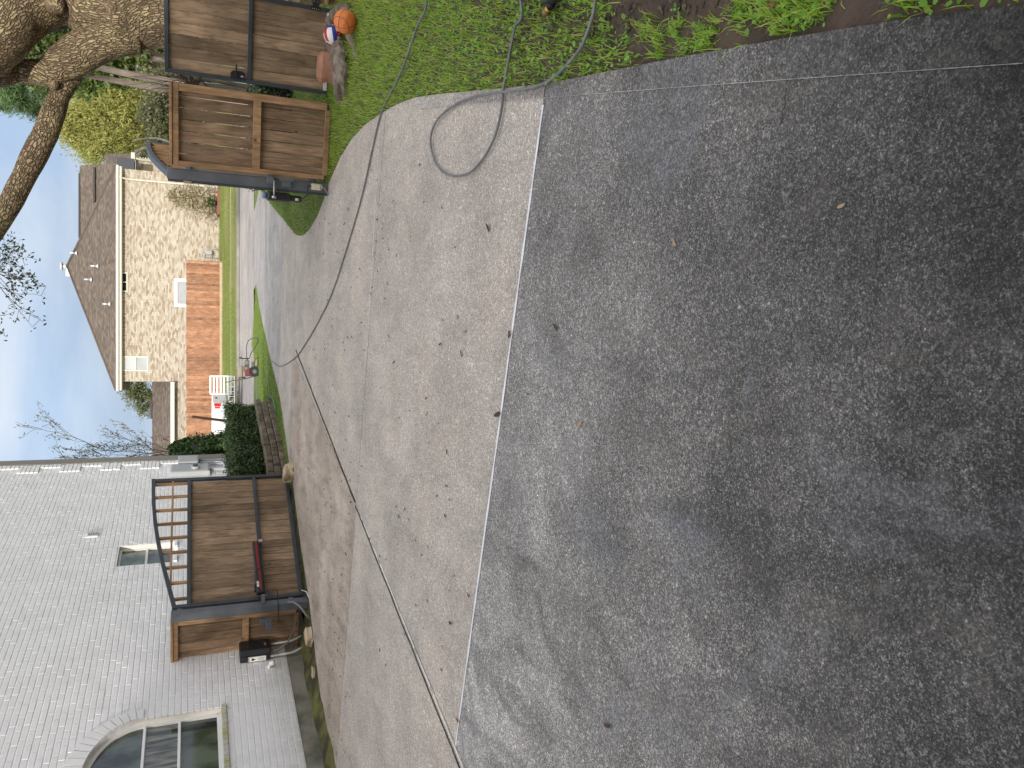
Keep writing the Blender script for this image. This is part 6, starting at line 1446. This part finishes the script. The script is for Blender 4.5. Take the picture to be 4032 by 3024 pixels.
mb.build('shoots', m_twig, t)
# pale straight trunks behind
def far_tree(label, base, pts, r0, r1, crown=None, mat=m_barkpale, name='tree', cmat=None, n=12000, size=.2, seed=1, shell=.5, limbs=(), aspect=.5, droop=0., cat='tree', group=None):
    t = thing(name, label, cat, (base[0], base[1], hh(base[1])), group); mb = MB()
    if pts:
        mb.tube(smooth_path(pts, 5), [r0+(r1-r0)*i/(5*(len(pts)-1)) for i in range(5*(len(pts)-1)+1)], 12)
    for lp, la, lb in limbs: mb.tube(smooth_path(lp, 4), [la+(lb-la)*i/(4*(len(lp)-1)) for i in range(4*(len(lp)-1)+1)], 7)
    if mb.v: mb.build('trunk', mat, t)
    if crown: leafcloud('crown', t, cmat, blobs(crown, n, seed, shell, .55 if droop else .28), size, seed, aspect, droop=droop)
    return t
Yt = 27
m_grn = leafmat('mid_green_leaf', [(.06, .10, .02), (.12, .18, .04), (.20, .26, .07)], .35)
far_tree('pale smooth straight tree trunk behind the side gate, the right of the pair', D(660, 316, Yt, src=True), [(D(660, 318, Yt, src=True).x, Yt, hh(Yt)), D(660, 318, Yt, src=True), D(500, 290, Yt, src=True), D(400, 268, Yt, src=True), D(310, 250, Yt, src=True)], .12, .08, [(*D(215, 190, Yt, src=True), 1.0), (*D(160, 235, Yt, src=True), .8)], cmat=m_grn, n=5200, seed=41, name='pale_trunk_tree')
far_tree('pale smooth straight tree trunk behind the side gate, the left of the pair', D(657, 352, Yt, src=True), [(D(657, 354, Yt, src=True).x, Yt+.5, hh(Yt)), D(657, 354, Yt+.5, src=True), D(480, 322, Yt+.5, src=True), D(400, 307, Yt+.5, src=True), D(300, 289, Yt+.5, src=True)], .11, .075, [(*D(250, 180, Yt, src=True), .9), (*D(230, 250, Yt, src=True), .7)], cmat=m_grn, n=4600, seed=42, name='pale_trunk_tree')
def cb(lst, Y, k=1.): # crown blobs from photo positions: (x, y, radius in photo px) at depth Y
    out = []
    for (x, y, rp) in lst:
        v = D(x, y, Y+random.uniform(-1, 1)); out.append((v.x, v.y, v.z, rp*S/FP*Y*.95*k))
    return out
m_yel = leafmat('yellow_green_leaf', [(.26, .28, .07), (.45, .45, .13), (.62, .60, .22), (.17, .21, .06)], .5)
m_olv = leafmat('olive_grey_leaf', [(.10, .12, .05), (.17, .19, .09), (.24, .25, .13)], .35)
m_pine = leafmat('pine_needles', [(.07, .13, .05), (.13, .22, .08), (.22, .33, .14)], .35)
Yy = 66
lim = [([D(360, 300, Yy), D(300, 290, Yy), D(240, 275, Yy), D(190, 270, Yy)], .22, .06), ([D(350, 262, Yy), D(310, 235, Yy), D(275, 225, Yy), D(235, 215, Yy)], .2, .05), ([D(330, 290, Yy), D(280, 320, Yy), D(230, 310, Yy)], .14, .04), ([D(335, 250, Yy), D(290, 200, Yy), D(250, 190, Yy)], .16, .05)]
far_tree('big yellow green leafed tree beyond the fence, right of the tan house roof', (D(360, 270, Yy).x, Yy), [(D(360, 270, Yy).x, Yy, 0), D(380, 270, Yy), D(330, 270, Yy), D(260, 262, Yy)], .35, .1,
         cb([(200, 275, 40), (170, 268, 30), (160, 300, 24), (225, 310, 34), (205, 335, 24), (240, 240, 40), (260, 285, 36), (215, 215, 36), (280, 235, 34), (290, 300, 26), (250, 330, 22), (180, 240, 30), (235, 195, 34), (150, 262, 22), (160, 225, 24), (190, 205, 26), (280, 190, 30), (185, 318, 24), (265, 325, 26), (140, 285, 14), (300, 265, 30)], Yy), mat=m_barkgrey, name='yellow_green_tree', cmat=m_yel, n=95000, size=.26, seed=51, shell=.05, limbs=lim, aspect=.26, droop=1.0)
far_tree('mid green tree behind the oak trunk and the pale trunks', (D(340, 120, 50).x, 50), [(D(340, 120, 50).x, 50, -.2), D(300, 125, 50), D(240, 120, 50)], .2, .08,
         cb([(250, 120, 38), (280, 95, 26), (215, 150, 30), (180, 180, 26), (265, 160, 26), (230, 95, 30), (310, 125, 14)], 50), mat=m_barkgrey, name='green_tree', cmat=m_grn, n=22000, size=.28, seed=52, shell=.2)
pl_ = [([D(10, 215, 38), D(50, 222, 38), D(92, 214, 38)], .05, .015), ([D(20, 190, 38), D(60, 205, 38), D(100, 230, 38)], .04, .015)]
far_tree('airy green pine bough crown showing above the oak limb', (D(60, 160, 38).x, 38), [(D(200, -20, 38).x, 38, -.5), D(200, -20, 38), D(100, 20, 38), D(0, 150, 38), D(-80, 190, 38)], .22, .12,
         cb([(20, 200, 26), (50, 222, 24), (78, 236, 20), (100, 250, 12), (45, 190, 22), (85, 205, 18), (10, 235, 18), (20, 150, 26), (50, 130, 26), (70, 110, 26), (95, 80, 22), (70, 160, 20), (10, 90, 26), (-20, 200, 30), (-30, 120, 30)], 38), mat=m_barkpale, name='pine_tree', cmat=m_pine, n=34000, size=.24, seed=53, shell=.1, aspect=.10, limbs=pl_)
far_tree('olive grey leafed tree low behind the right gate arch', (D(330, 320, 62).x, 62), [(D(400, 330, 62).x, 62, 0), D(400, 330, 62), D(330, 315, 62)], .3, .1,
         cb([(340, 335, 26), (320, 345, 20), (350, 300, 30), (330, 255, 30), (350, 215, 30), (345, 180, 26), (355, 350, 14)], 62), mat=m_barkgrey, name='olive_tree', cmat=m_olv, n=40000, size=.24, seed=54, shell=.2,
         limbs=[([D(392, 335, 60), D(330, 320, 60), D(300, 325, 60), D(284, 345, 60)], .16, .07), ([D(392, 318, 60), D(345, 300, 60), D(310, 300, 60), D(285, 305, 60)], .12, .04)])
far_tree('fine twigged tree behind the tan house, left of its main roof', (D(300, 850, 66).x, 66), [(D(330, 850, 66).x, 66, 0), D(330, 850, 66), D(290, 850, 66)], .2, .05,
         cb([(285, 845, 20), (300, 862, 22), (275, 830, 16), (310, 880, 18), (300, 835, 20), (322, 855, 18)], 66), mat=m_barkgrey, name='tree_behind_house', cmat=m_olv, n=7500, size=.22, seed=55, shell=.05, aspect=.28, droop=.3)
# low things seen through the gap and beyond on the right
t = hedge('ground_shrub', 'dark green clipped shrubs beyond the side gate gap', (4.9, 14.2, .30), (2.6, 1.5, .70), 0, 14000, m_hedge, .05, 61, .14, .07)
cb2 = [(D(370, 60, 75).x, 75, 5.5, 4.5), (D(370, 20, 75).x, 76, 6, 5), (D(370, -40, 75).x, 74, 6, 5)]
far_tree('hazy pale green tree line far behind the side gate', (25, 76), [(25, 76, 0), (25, 76, 5)], .3, .2, cb2, cmat=m_olv, n=16000, size=.5, seed=71, shell=.2, name='distant_tree', mat=m_barkgrey)
far_tree('pale distant tree seen over the side gate by the pale trunks', (D(370, 130, 80).x, 80), [(D(370, 130, 80).x, 80, 0), (D(370, 130, 80).x, 80, 4)], .3, .2, [(D(372, 130, 80).x, 80, 3.2, 3.6), (D(372, 165, 80).x, 81, 3.0, 3.6), (D(372, 200, 80).x, 80, 3.6, 3.8), (D(372, 235, 80).x, 82, 3.6, 4)], cmat=m_olv, n=15000, size=.5, seed=72, shell=.2, name='distant_tree', mat=m_barkgrey)
# a house far off to the right, seen in the gap
hx = D(440, 196, 80); t = thing('pale_pink_house', 'pale distant house with a grey roof seen through the gap by the side gate', 'house', (hx.x+6, 82, 0))
b = MB(); b.box((hx.x+7, 83, .8), (13, 6, 1.7)); b.build('wall', M('pale_brick_wall', (.42, .33, .28), .9, (.5, .42, .35), 12), t)
b = MB(); xa, xb_ = hx.x-.2, hx.x+14.5; b.poly([(xa, 79.7, 1.66), (xb_, 79.7, 1.66), (xb_-2, 83, 2.5), (xa+2, 83, 2.5)]); b.poly([(xa, 79.7, 1.66), (xa+2, 83, 2.5), (xa, 86.3, 1.66)]); b.build('roof', M('grey_roof', (.15, .145, .15), .9), t)
b = MB(); b.box((hx.x+2.4, 79.97, .9), (1.4, .06, .8)); w_ = b.build('window', m_wtrim, t); b = MB(); b.box((hx.x+2.4, 79.93, .9), (1.2, .02, .6)); b.build('pane', m_glassd, w_)
mbx = D(465, 184, 29.5); t = thing('mailbox', 'small grey and black mailbox at the street, seen in the gap by the side gate', 'mailbox', (mbx.x, 29.5, hh(29.5)))
b = MB(); b.box((mbx.x, 29.5, hh(29.5)+.5), (.09, .09, 1.0)); b.build('post', m_barkgrey, t); b = MB(); b.box((mbx.x, 29.5, 1.6-.55), (.22, .45, .22), ch=.05); b.build('case', m_grey_p, t); b = MB(); b.box((mbx.x+.02, 29.27, 1.05), (.18, .02, .16)); b.build('door', m_black, t)

# unseen trees added behind the garage to keep the low sun off the yard
for i, (x, y, z, rr_) in enumerate([(-14, -19, 9, 6), (-5, -20, 9.5, 6.2), (4, -19, 9, 6), (13, -20, 9.5, 6.2), (22, -19, 9, 6), (-23, -19, 9, 6)]):
    t = thing('added_shade_tree', 'unseen dense evergreen tree added behind the garage to shade the yard', 'tree', (x, y, 0), 'added trees behind the garage')
    b = MB(); b.tube([(x, y, 0), (x, y, z)], .35, 8); b.build('trunk', m_barkgrey, t)
    b = MB(); b.sphere((x, y, z), rr_*.80, 14, 10, sc=(1, .8, .95), jit=.04); b.sphere((x, y, z-4), rr_*.7, 12, 8, jit=.04); b.build('opaque_core', m_dark, t)  # opaque spheres added so no sun leaks through the crown
    r = np.random.default_rng(90+i); k = 5000; d = r.normal(size=(k, 3)); d /= np.linalg.norm(d, axis=1)[:, None]; leafcloud('crown', t, m_hedge2, d*(rr_*(.75+.3*r.random(k)))[:, None]*np.array([1, .8, .95])+np.array([x, y, z]), .5, 90+i)
